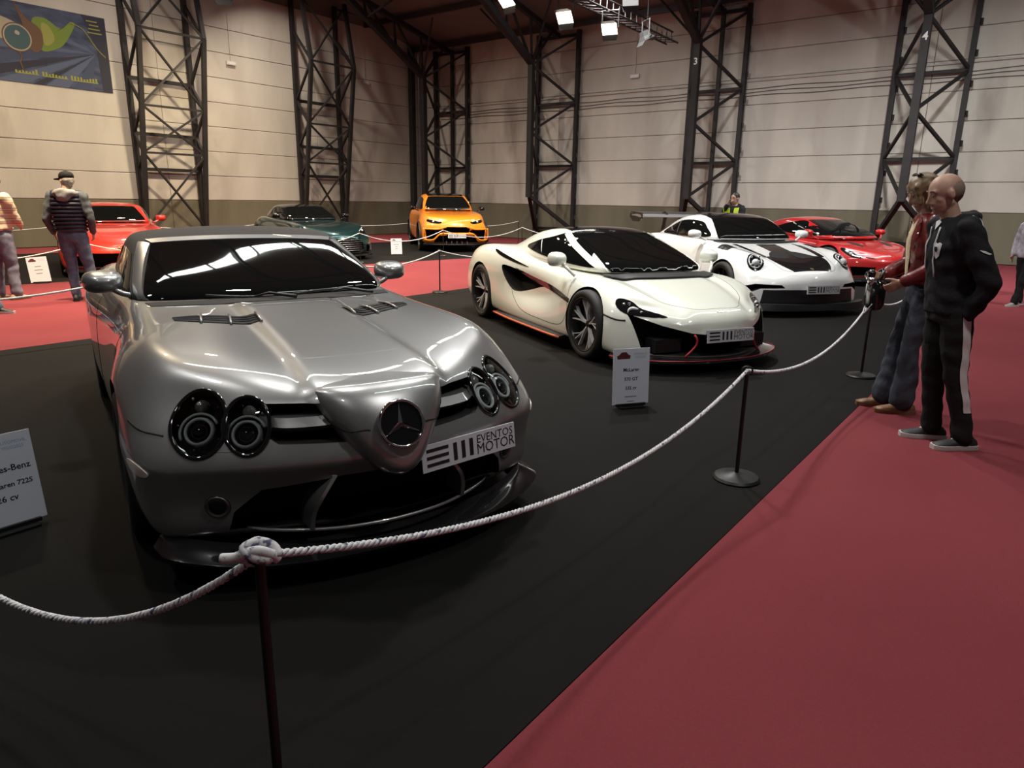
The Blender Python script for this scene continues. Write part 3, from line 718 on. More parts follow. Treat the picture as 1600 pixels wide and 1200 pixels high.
# ------------------------------------------------------------------ lamps
M['lamp_on'] = mat('lit_flood_glass', (1, 1, 1), .3, emit=(1.0, .90, .72), emit_s=14.0)
M['lamp_cool'] = mat('lit_cool_glass', (1, 1, 1), .3, emit=(.62, .80, .78), emit_s=1.2)
M['housing'] = mat('lamp_housing', (.035, .035, .035), .5, .3)
M['housing_in'] = mat('lamp_reflector', (.30, .29, .27), .4, .6)
def flood_fixture(p, aim, label, group, on='lamp_on', size=.46, cat='flood light', hang=.35):
    p = Vector(p); d = (Vector(aim) - p).normalized(); root = empty('flood_light', p); tag(root, label, cat, group)
    q = d.to_track_quat('Z', 'Y').to_matrix().to_4x4(); s = size
    v = []
    for (x, y, z) in ((.22, .18, -.55), (.30, .25, -.25), (.5, .36, 0)):
        for sx, sy in ((-1, -1), (1, -1), (1, 1), (-1, 1)): v.append(q @ Vector((sx * x * s, sy * y * s, z * s)))
    f = [(3, 2, 1, 0)] + [(i * 4 + k, i * 4 + (k + 1) % 4, i * 4 + 4 + (k + 1) % 4, i * 4 + 4 + k) for i in range(2) for k in range(4)]
    MB().add(v, f).build('lamp_housing', M['housing'], root)
    if on: MB().box((-.47 * s, -.33 * s, -.05 * s), (.47 * s, .33 * s, -.02 * s), q).build('lamp_glass', M[on], root)
    else: MB().box((-.47 * s, -.33 * s, -.06 * s), (.47 * s, .33 * s, -.03 * s), q).build('lamp_glass', M['gloss_black'], root)
    MB().tube([q @ Vector((-.52 * s, 0, -.2 * s)), q @ Vector((-.52 * s, 0, -.2 * s)) + Vector((0, 0, hang)), q @ Vector((.52 * s, 0, -.2 * s)) + Vector((0, 0, hang)), q @ Vector((.52 * s, 0, -.2 * s))], .018, 6).build('lamp_yoke', M['housing'], root)
    for sg in (-1, 1): MB().add([q @ Vector(c_) for c_ in ((-.5 * s, sg * .36 * s, 0), (.5 * s, sg * .36 * s, 0), (.42 * s, sg * .60 * s, .20 * s), (-.42 * s, sg * .60 * s, .20 * s))], [(0, 1, 2, 3)]).build('barn_door', M['housing'], root, fix=False)
    return root
for k, (a, b, z, pw, colr, ta, tb) in enumerate(FLOODS):
    flood_fixture(hp(a, b, z + .12), hp(ta, tb, 0), 'flood light hung high under the roof, outside the picture', 'roof flood lights', on=None)
# lighting truss crossing the top of the view
def rig():
    z = 5.6; pa_, pb_ = at_z(850, -25, z), at_z(1050, 68, z)
    d = (pb_ - pa_).normalized(); sd = d.cross(Vector((0, 0, 1))).normalized(); root = empty('lighting_truss', pa_); tag(root, 'black aluminium lighting truss hanging at the top of the picture', 'truss')
    L_ = (pb_ - pa_).length; ch = [sd * .16, sd * -.16, Vector((0, 0, .28))]
    st_ = -2.5
    for c_ in ch: MB().tube([c_ + d * st_, c_ + d * L_], .024, 8).build('truss_chord', M['steel'], root, smooth=True)
    n = int((L_ - st_) / .3)
    for i in range(n):
        for u, v in ((0, 2), (2, 1), (1, 0)):
            p0 = ch[u] + d * (st_ + i * .3); p1 = ch[v] + d * (st_ + i * .3 + .3); MB().tube([p0, p1], .011, 6).build('truss_web', M['steel'], root, smooth=True)
    for t in (.1, .75):
        MB().tube([d * (L_ * t) + Vector((0, 0, .28)), d * (L_ * t) + Vector((0, 0, 3.2))], .012, 6).build('hoist_chain', M['steel'], root)
    G = 'lamps on the lighting truss'
    spec = [((790, 2), 'lamp_on', 'leftmost warm lit flood light at the top of the picture', hp(7, -10, 0)), ((882, 28), 'lamp_on', 'bright lit flood light under the lighting truss', hp(7, -8, 0)),
            ((952, 46), 'lamp_on', 'lit flood light with open flaps near the truss end', hp(8, -7, 0)), ((1010, 62), None, 'unlit black lamp at the right end of the truss', hp(18, -7, 0)), ((985, 0), 'lamp_cool', 'pale blue lit lamp above the truss, cut by the picture edge', hp(7, -5, 0))]
    for (px, on, lb, aim) in spec:
        p = at_z(px[0], px[1], z - .42 if on != 'lamp_cool' else z + .1)
        flood_fixture(p, aim, lb, G, on=on, size=.36)
rig()
# ------------------------------------------------------------------ silver long-nosed roadster
def car_empty(name, pos, heading):
    h = math.radians(heading); return empty(name, (pos[0], pos[1], 0), h - PI / 2)
def build_silver():
    car = car_empty('silver_roadster', (-.947, 3.413), 32.27)
    tag(car, 'silver long-nosed convertible with twin oval headlights and round star badge', 'car', 'show cars')
    st = [(.84, .735, .47, .70, .715), (.72, .765, .36, .755, .80), (.5, .795, .2, .785, .865), (.2, .825, 0, .80, .885), (-.2, .865, -.3, .79, .89), (-.55, .895, -.62, .78, .895),
          (-.85, .92, -.9, .77, .915), (-1.3, .935, -1.3, .79, .925), (-1.9, .95, -1.9, .81, .94), (-2.4, .975, -2.4, .84, .975), (-2.75, .99, -2.75, .82, .985), (-3.2, .975, -3.15, .76, .96), (-3.5, .94, -3.4, .68, .91)]
    rows = [[(.5, .86, .62), (.3, .90, .70), (0, .935, .75), (-.35, .90, .76), (-.7, .865, .76), (-1.3, .87, .77), (-1.9, .90, .79), (-2.4, .95, .82), (-2.75, .96, .83), (-3.2, .90, .80)],
            [(.5, .89, .56), (.3, .93, .61), (0, .958, .65), (-.35, .92, .66), (-.7, .875, .65), (-1.3, .88, .65), (-1.9, .91, .67), (-2.4, .96, .70), (-2.75, .97, .70), (-3.2, .92, .69)],
            [(.5, .92, .50), (.3, .95, .54), (0, .965, .56), (-.35, .93, .56), (-.7, .885, .55), (-1.3, .89, .54), (-1.9, .92, .56), (-2.4, .965, .58), (-2.75, .975, .58), (-3.2, .93, .58)],
            [(.5, .918, .47), (.3, .948, .50), (0, .963, .51), (-.35, .928, .51), (-.7, .888, .50), (-1.3, .893, .49), (-1.9, .922, .51), (-2.4, .965, .53), (-2.75, .974, .53), (-3.2, .93, .53)],
            [(.5, .90, .32), (.3, .935, .35), (0, .955, .36), (-.35, .93, .34), (-.7, .905, .31), (-1.3, .915, .29), (-1.9, .93, .30), (-2.4, .96, .34), (-2.75, .965, .36), (-3.2, .92, .36)],
            [(.5, .88, .15), (0, .90, .15), (-.7, .89, .13), (-1.9, .91, .13), (-2.75, .92, .16), (-3.2, .90, .18)]]
    front = [(.855, .645, .50, .84, .62), (.895, .555, .545, .89, .545), (.918, .508, .565, .908, .49), (.908, .478, .565, .905, .462), (.845, .33, .54, .89, .33), (.86, .155, .575, .875, .16)]
    rear = [(-3.64, .80, -3.46, .77, .78), (-3.67, .69, -3.47, .81, .68), (-3.68, .58, -3.47, .85, .58), (-3.68, .53, -3.47, .85, .53), (-3.66, .36, -3.46, .84, .36), (-3.5, .2, -3.36, .82, .2)]
    def deform(V):
        x, y, z = V[:, 0], V[:, 1], V[:, 2]; ay = np.abs(y)
        # raised centre of the bonnet running into the nose
        wd = .255 + .03 * smooth(.2, .9, x)
        up = smooth(wd + .045, wd - .02, ay) * .022 * smooth(-.85, -.5, x) * (z > .6)
        V[:, 2] += up
        # crown the two outer bonnet panels
        V[:, 2] += .012 * np.exp(-((ay - .5) / .16) ** 2) * smooth(-.8, -.3, x) * smooth(.9, .5, x) * (z > .6)
        return V
    S = Shell(boxcage(st, rows, front, rear), 3, deform)
    # openings: wheel wells, grille, lower intake, lamp bowls
    cuts = []
    for s in (1, -1):
        cuts.append((cyl_y(0, .335, .375, s * .60, s * 1.2), 1)); cuts.append((cyl_y(-2.7, .345, .385, s * .60, s * 1.2), 1))
    gr = [(.18, .715), (.47, .715), (.475, .61), (.43, .575), (.15, .565)]
    for s in (1, -1): cuts.append((prism_x([(s * a, b) for a, b in gr][::s], .62, 1.2), 1))
    cuts.append((prism_x([(-.50, .395), (-.2, .43), (.2, .43), (.50, .395), (.60, .30), (.62, .215), (-.62, .215), (-.60, .30)], .60, 1.2), 1))
    lamps = [((.61, .69, .665), .108, .142, -.25), ((.705, .525, .645), .085, .118, -.2)]
    fr = []
    for s in (1, -1):
        for (c, ra, rb, tilt) in lamps:
            n = Vector((.72, .40 * s, .56)).normalized(); p = S.snap((c[0], s * c[1], c[2]))
            ux = Vector((0, 0, 1)).cross(n).normalized(); uy = n.cross(ux)
            ca, sa = math.cos(tilt * s), math.sin(tilt * s); u, v = ux * ca + uy * sa, uy * ca - ux * sa
            fr.append((p, n, u, v, ra, rb, s))
            el = [(ra * math.cos(2 * PI * k / 32), rb * math.sin(2 * PI * k / 32)) for k in range(32)]
            mb = MB().prism(el, .26, lambda a, b, w_, p=p, n=n, u=u, v=v: p + u * a + v * b + n * (w_ - .07)); cuts.append((mb, 2))
    body = cut('body', S, cuts, M['silver'], car, [M['void'], M['gloss_black']])
    for (p, n, u, v, ra, rb, s) in fr:
        out = [p + u * ra * 1.02 * math.cos(2 * PI * k / 24) + v * rb * 1.02 * math.sin(2 * PI * k / 24) for k in range(24)]
        hl = blob('headlight', S, out, M['clear'], car, n=40, rings=5, off=.002, skirt=0, dome=.006)
        rim = [S.snap(q, .001) for q in closed_spline(out, 44)]
        MB().tube(rim, .009, 6, closed=True).build('headlight_rim', M['gloss_black'], hl, smooth=True)
        mtx = Matrix.Translation(p - n * .040 - v * .03 + u * .008 * s) @ n.to_track_quat('Z', 'Y').to_matrix().to_4x4()
        MB().lathe([(.052, 0), (.060, .012), (.055, .03), (.047, .032), (.044, .02)], 28, mtx, closed=True).build('projector_ring', M['painted_shine'], hl, smooth=True)  # chrome ring with its shine put into the pale colour
        MB().ball(p - n * .040 - v * .03 + u * .008 * s, .040, 20, 12).build('projector_lens', M['gloss_black'], hl, smooth=True)
        MB().ball(p - n * .035 + v * rb * .52 - u * ra * .1 * s, (.028, .028, .028), 16, 10).build('turn_lamp', M['turn'], hl, smooth=True)
        c2 = p - n * .018 - v * .03 + u * .008 * s
        arc = [c2 + (u * math.cos(t) + v * math.sin(t)) * .072 for t in np.linspace(.2, 3.4, 16)]
        MB().tube(arc, .0055, 6).build('painted_trim_shine', M['painted_shine'], hl, smooth=True)  # pale arc painting the skylight's reflection in the curved chrome trim
        for k in range(5):
            t = .5 + k * 1.25
            MB().ball(p - n * .022 + u * ra * .78 * math.cos(t) + v * rb * .78 * math.sin(t), .006, 8, 6).build('lamp_screw', M['chrome'], hl, smooth=True)
    # nose cone
    G = []; nv, nu = 15, 17
    zt = S.cast((.74, 0, 2), (0, 0, -1)).z; prof = [(.74, zt + .003, .285), (.85, zt - .012, .283), (.905, .715, .270), (.945, .655, .240), (.972, .585, .200), (.992, .52, .152), (.998, .465, .108), (.975, .432, .060)]
    pz = spline([(a, b, c) for a, b, c in prof], nv)
    for q in pz:
        for j in range(nu):
            u = -1 + 2 * j / (nu - 1); e = abs(u)
            G.append(Vector((q.x - .075 * e ** 2.4 - .05 * e ** 8, u * q.z, q.y - .012 * e ** 3)))
    F_ = grid_faces(nv, nu); n0 = len(G)
    left = [i * nu for i in range(nv)]; bot = [(nv - 1) * nu + j for j in range(1, nu)]; right = [i * nu + nu - 1 for i in range(nv - 2, -1, -1)]
    ring = left + bot + right
    for q in ring:
        p = G[q]; G.append(Vector((p.x - .30, p.y * .93, p.z - (.0 if p.z > .6 else -.04))))
    for i in range(len(ring) - 1): F_.append((ring[i], ring[i + 1], n0 + i + 1, n0 + i))
    top = [j for j in range(nu)]; n1 = len(G)
    for j in top:
        p = G[j]; q = S.snap((.45, p.y * .95, .82), .0005); G.append(q)
    for j in range(nu - 1): F_.append((top[j + 1], top[j], n1 + j, n1 + j + 1))
    nose = MB().add(G, F_).build('nose_cone', M['silver'], car, smooth=True)
    sharp(nose.data, 60)
    NB = BVHTree.FromPolygons([tuple(v.co) for v in nose.data.vertices], [tuple(p.vertices) for p in nose.data.polygons])
    class _N: pass
    ns = _N(); ns.bvh = NB
    # shut line across the nose and badge
    for s in (1, -1):
        pts = [NB.find_nearest(Vector(q))[0] for q in spline([(.9, s * .10, .615), (.86, s * .2, .625), (.8, s * .27, .66)], 12)]
        MB().tube(pts, .0035, 5).build('shut_line', M['void'], nose)
    bp = NB.find_nearest(Vector((.95, 0, .635)))[0]
    n = Vector((.93, 0, .36)).normalized(); mtx = Matrix.Translation(bp + n * .0) @ n.to_track_quat('Z', 'Y').to_matrix().to_4x4()
    bd = MB().lathe([(0, .012), (.088, .012), (.092, -.04), (0, -.04)], 44, mtx).build('badge', M['gloss_black'], car, autosharp=40)
    MB().lathe([(.084, .010), (.096, .008), (.098, .022), (.092, .028), (.085, .024)], 48, mtx, closed=True).build('badge_ring', M['chrome'], bd, smooth=True)
    star = MB()
    for k in range(3):
        a = PI / 2 + k * 2 * PI / 3; d = Vector((math.cos(a), math.sin(a), 0)); e = Vector((-math.sin(a), math.cos(a), 0))
        star.add([mtx @ q for q in (Vector((0, 0, .030)), d * .085 + Vector((0, 0, .020)), e * .014 - d * .004 + Vector((0, 0, .014)), -e * .014 - d * .004 + Vector((0, 0, .014)), d * .085 + Vector((0, 0, .012)))], [(0, 1, 2), (0, 3, 1), (1, 4, 2), (3, 4, 1)])
    star.build('badge_star', M['chrome'], bd)
    # grille fins
    for s in (1, -1):
        for z0, z1, hh in ((.637, .635, .052),):
            a = [(.79, s * .18, z0), (.775, s * .30, z0), (.735, s * .40, z1), (.66, s * .47, z1)]
            P = spline(a, 12); mb = MB()
            v = []
            for p in P: v += [p + Vector((.035, 0, -.004)), p + Vector((0, 0, hh / 2)), p + Vector((-.08, 0, hh / 2)), p + Vector((-.08, 0, -hh / 2)), p + Vector((.0, 0, -hh / 2 - .003))]
            f = [(i * 5 + q, i * 5 + (q + 1) % 5, i * 5 + 5 + (q + 1) % 5, i * 5 + 5 + q) for i in range(11) for q in range(5)] + [(4, 3, 2, 1, 0), tuple(55 + q for q in range(5))]
            mb.add(v, f).build('grille_fin', M['silver'], car, autosharp=35)
        # curved strut in the lower intake
        P = spline([(.86, s * .24, .43), (.88, s * .30, .36), (.86, s * .33, .29), (.84, s * .335, .215)], 10); v = []
        for p in P: v += [p + Vector((0, .009, 0)), p + Vector((0, -.009, 0)), p + Vector((-.14, -.009, 0)), p + Vector((-.14, .009, 0))]
        f = [(i * 4 + q, i * 4 + (q + 1) % 4, i * 4 + 4 + (q + 1) % 4, i * 4 + 4 + q) for i in range(9) for q in range(4)] + [(3, 2, 1, 0), (36, 37, 38, 39)]
        MB().add(v, f).build('intake_strut', M['silver'], car, autosharp=35)
        # fog lamp, side marker, bonnet vent, shut lines
        p = S.snap((.62, s * .62, .335)); nn = S.normal(p); mtx = Matrix.Translation(p) @ nn.to_track_quat('Z', 'Y').to_matrix().to_4x4()
        fo = MB().lathe([(0, .004), (.03, .006), (.036, .002), (.045, .006), (.05, 0), (.05, -.02), (0, -.02)], 28, mtx).build('fog_lamp', M['gloss_black'], car, autosharp=40)
        MB().lathe([(.036, .004), (.04, .008), (.046, .007), (.048, .001)], 28, mtx).build('fog_lamp_ring', M['disc'], fo, smooth=True)
        c = Vector((.50, s * .9, .475)); blob('side_marker', S, [c + Vector((.075 * math.cos(t), -s * .03 * math.cos(t), .024 * math.sin(t) - .012 * math.cos(t))) for t in np.linspace(0, 2 * PI, 16, endpoint=False)], mat('marker_lens', (.75, .68, .6), .2) if s > 0 else bpy.data.materials['marker_lens'], car, off=.004)
        vt = [(-.36, s * .235, .9), (-.42, s * .37, .9), (-.45, s * .50, .9), (-.45, s * .62, .9)]
        vb = [(-.215, s * .245, .9), (-.235, s * .36, .9), (-.28, s * .50, .9), (-.37, s * .62, .9)]
        ve = ruled('bonnet_vent', S, vt, vb, M['void'], car, 16, 5, off=.004)
        for t0 in (.0, .34, .67):
            a = spline(vt, 10)[int(t0 * 9)]; b = spline(vb, 10)[int(t0 * 9)]
            pts = [S.snap(a.lerp(b, q), .008 + .008 * math.sin(q * PI)) for q in np.linspace(-.12, 1.12, 7)]
            MB().tube(pts, .0075, 6).build('vent_rib', M['silver'], ve, smooth=True)
        for k in range(3):
            pts = [S.snap(a_.lerp(b_, .25 + .25 * k), .005) for a_, b_ in zip(spline(vt, 10), spline(vb, 10))]
            MB().tube(pts, .004, 5).build('vent_slat', M['black'], ve)
        seam('bonnet_shut_line', S, [(.55, s * .80, .60), (.47, s * .86, .605), (.36, s * .93, .64)], car, r=.005)
        seam('door_shut_line', S, [(-.62, s * .88, .85), (-.70, s * .9, .6), (-.75, s * .9, .3), (-1.2, s * .9, .22), (-1.8, s * .9, .25), (-1.95, s * .9, .6), (-1.9, s * .88, .85)], car, n=50)
        # side gills behind the front wheel
        for k in range(3):
            z0 = .62 - .055 * k
            ruled('side_gill', S, cast_side(S, [(-.42, z0 + .015), (-.60, z0 + .02)], s), cast_side(S, [(-.42, z0 - .012), (-.58, z0 - .008)], s), M['void'], car, 6, 3, off=.003)
    seam('washer_cover_line', S, [(.62, -.66, .54), (.61, -.66, .515), (.63, -.60, .505), (.66, -.55, .51), (.67, -.55, .53)], car, r=.0022)
    # splitter
    pl = [(.52, .865), (.64, .84), (.74, .73), (.83, .53), (.895, .30), (.92, 0)]
    pts = [(x, y) for x, y in pl] + [(x, -y) for x, y in pl[-2::-1]]
    P = spline([(x, y, 0) for x, y in pts], 41); v = []
    for p in P:
        e = abs(p.y) / .9; up = .035 * smooth(.55, 1.0, e); zz = .10
        out = Vector((p.x, p.y * .35, 0)).normalized()
        v += [Vector((p.x, p.y, zz + .02 + up)) + out * .03, Vector((p.x, p.y, zz + .028 + up)) + out * .012, Vector((p.x, p.y, zz + .055 + up)) - out * .10, Vector((p.x, p.y, zz + .0)) - out * .14, Vector((p.x, p.y, zz + .004 + up)) + out * .02]
    f = [(i * 5 + q, i * 5 + (q + 1) % 5, i * 5 + 5 + (q + 1) % 5, i * 5 + 5 + q) for i in range(40) for q in range(5)] + [(4, 3, 2, 1, 0), tuple(200 + q for q in range(5))]
    MB().add(v, f).build('front_splitter', M['carbon'], car, autosharp=40)
    MB().tube(spline([(x, y, .212) for x, y in [(p.x - .02, p.y * .70) for p in P if abs(p.y) < .8]], 40), .008, 6).build('intake_lower_edge', M['silver'], car, smooth=True)
    # greenhouse
    gst = [(-1.66, 1.235, -1.70, .635, 1.215), (-1.9, 1.295, -1.92, .665, 1.25), (-2.2, 1.285, -2.2, .665, 1.245), (-2.48, 1.22, -2.45, .645, 1.19)]
    gf = [(-1.38, 1.13, -1.46, .685, 1.13), (-1.06, 1.015, -1.17, .735, 1.03), (-.68, .855, -.83, .83, .865)]
    gr_ = [(-2.76, 1.13, -2.62, .67, 1.11), (-2.9, 1.04, -2.78, .67, 1.03), (-3.05, .94, -2.9, .70, .93)]
    grow = [[(-1.7, .71, 1.14), (-2.5, .70, 1.12)], [(-1.7, .76, 1.04), (-2.5, .75, 1.03)], [(-1.7, .80, .90), (-2.5, .79, .92)]]
    Gs = Shell(boxcage(gst, grow, gf, gr_, tcol=(0, .4, .75, 1)), 3)
    top = link('soft_top', bpy.data.meshes.new('soft_top'), M['softtop'], car)
    top.data.from_pydata(Gs.V.tolist(), [], Gs.F.tolist()); top.data.polygons.foreach_set('use_smooth', [True] * len(top.data.polygons))
    wt = [(-1.615, .575, 1.205), (-1.595, .28, 1.22), (-1.59, 0, 1.225), (-1.595, -.28, 1.22), (-1.615, -.575, 1.205)]
    wb_ = [(-.83, .745, .915), (-.77, .38, .90), (-.74, 0, .895), (-.77, -.38, .90), (-.83, -.745, .915)]
    ws = ruled('windscreen', Gs, wt, wb_, M['glass'], car, 25, 14, off=.006)
    # header rail and pillars
    ruled('header_rail', Gs, [(-1.615, .57, 1.21), (-1.60, 0, 1.23), (-1.615, -.57, 1.21)], [(-1.69, .60, 1.23), (-1.665, 0, 1.25), (-1.69, -.60, 1.23)], M['silver'], car, 21, 5, off=.010)
    for s in (1, -1):
        ruled('windscreen_pillar', Gs, [(-1.70, s * .64, 1.21), (-1.48, s * .70, 1.12), (-1.19, s * .755, 1.02), (-.86, s * .81, .90)], [(-1.615, s * .58, 1.20), (-1.40, s * .64, 1.125), (-1.1, s * .70, 1.015), (-.79, s * .755, .91)], M['silver'], car, 20, 6, off=.010)
        ruled('side_window', Gs, [(-1.62, s * .69, 1.14), (-1.9, s * .70, 1.165), (-2.35, s * .69, 1.14)], [(-1.15, s * .78, .96), (-1.7, s * .79, .97), (-2.4, s * .78, .98)], M['glass'], car, 16, 8, off=.005)
        mirror_part('door_mirror', (-1.20, .875, 1.005), (.15, .21, .13), M['silver'], car, s, [(-1.15, .74, .93), (-1.16, .79, .945), (-1.18, .84, .975)])
        # wiper
        w0 = Vector((-.80, s * .36 if s > 0 else -.02, .93)); 
    for (a, b) in (((-.83, -.40, .95), (-.80, .08, .94)), ((-.84, .08, .95), (-.83, .55, .94))):
        pts = spline([Gs.snap(Vector(a), .02), Gs.snap(Vector(a).lerp(Vector(b), .5), .02), Gs.snap(Vector(b), .02)], 10)
        wi = MB().tube(pts, .007, 6).build('wiper_blade', M['black'], car, smooth=True)
        q = Gs.snap(Vector(a).lerp(Vector(b), .55), .03)
        MB().tube([Vector((-.73, b[1], .93)), q.lerp(Vector(b), .4) + Vector((0, 0, .015)), q], [.011, .008, .005], 6).build('wiper_arm', M['black'], wi, smooth=True)
    # cowl panel (dark) between bonnet and screen
    ruled('cowl_panel', S, [(-.80, .68, .95), (-.735, .35, .95), (-.715, 0, .95), (-.735, -.35, .95), (-.80, -.68, .95)], [(-.92, .70, .95), (-.86, .35, .95), (-.85, 0, .95), (-.86, -.35, .95), (-.92, -.70, .95)], M['void'], car, 24, 4, off=.003)
    # plate
    q = S.snap((.88, .36, .44), .012)
    MB().bar(q + Vector((-.02, -.2, -.01)), q + Vector((-.10, .22, -.01)), .03, .06).build('plate_bracket', M['black'], car)
    plate_part(car, q + Vector((.025, .01, .0)), .19, -.12)
    # wheels
    sp = [([(.15, 0, .35), (.5, .02, .55), (.97, .06, .70)], [.05, .035, .035]), ]
    mk = make_wheel('s', .332, .245, .255, sp, 10, (M['rimdark'], M['rim'], M['rimdark'])); mk2 = make_wheel('s', .345, .25, .295, sp, 10, (M['rimdark'], M['rim'], M['rimdark']))
    put_wheels(car, 2.70, .935, .945, (mk, .332, .255), (mk2, .345, .295))
    return car
build_silver()
# ------------------------------------------------------------------ white mid-engined coupe
def mid_engine_tables():
    st = [(.90, .545, .52, .60, .56), (.72, .61, .38, .73, .645), (.45, .68, .2, .80, .715), (.15, .745, 0, .82, .755), (-.15, .79, -.25, .81, .765), (-.6, .80, -.65, .81, .77), (-1.1, .83, -1.1, .81, .80),
          (-1.6, .87, -1.6, .82, .855), (-2.0, .91, -2.0, .84, .915), (-2.4, .935, -2.4, .865, .955), (-2.8, .925, -2.75, .86, .95), (-3.2, .90, -3.1, .82, .91), (-3.45, .87, -3.35, .74, .87)]
    rows = [[(.4, .87, .56), (.2, .91, .64), (0, .935, .675), (-.35, .90, .675), (-.65, .875, .67), (-1.1, .87, .69), (-1.7, .89, .75), (-2.2, .96, .82), (-2.67, 1.0, .83), (-3.1, .95, .80)],
            [(.4, .93, .44), (.2, .95, .48), (0, .965, .50), (-.35, .935, .50), (-.65, .91, .50), (-1.1, .885, .5), (-1.7, .905, .52), (-2.2, .985, .60), (-2.67, 1.02, .60), (-3.1, .98, .58)],
            [(.4, .94, .29), (0, .965, .32), (-.35, .945, .31), (-.65, .935, .29), (-1.1, .935, .27), (-1.7, .945, .27), (-2.2, .99, .32), (-2.67, 1.01, .35), (-3.1, .97, .36)],
            [(.4, .91, .13), (0, .93, .13), (-.65, .925, .12), (-1.7, .935, .12), (-2.2, .95, .14), (-2.67, .96, .16), (-3.1, .93, .2)]]
    front = [(.975, .445, .47, .80, .55), (.965, .375, .43, .90, .42), (.985, .23, .44, .92, .27), (1.0, .10, .47, .90, .12)]
    rear = [(-3.56, .75, -3.44, .82, .75), (-3.56, .55, -3.44, .90, .55), (-3.5, .35, -3.42, .92, .35), (-3.4, .2, -3.36, .9, .2)]
    gst = [(-1.06, 1.165, -1.12, .53, 1.15), (-1.35, 1.215, -1.37, .56, 1.18), (-1.7, 1.20, -1.7, .55, 1.165), (-2.1, 1.13, -2.1, .50, 1.10), (-2.5, 1.03, -2.5, .42, 1.0)]
    gf = [(-.75, 1.06, -.86, .585, 1.06), (-.3, .925, -.42, .63, .93), (.13, .74, -.02, .66, .765)]
    gr = [(-2.75, .97, -2.65, .44, .95), (-2.95, .92, -2.8, .5, .91), (-3.1, .86, -2.9, .55, .86)]
    grow = [[(-1.1, .62, 1.075), (-1.4, .645, 1.08), (-1.7, .64, 1.06), (-2.1, .58, 1.03), (-2.5, .48, .96)], [(-1.1, .72, .95), (-1.4, .73, .96), (-1.7, .72, .95), (-2.1, .66, .95), (-2.5, .56, .93)], [(-1.1, .80, .78), (-1.4, .81, .80), (-2.1, .74, .86), (-2.5, .64, .88)]]
    return st, rows, front, rear, gst, grow, gf, gr
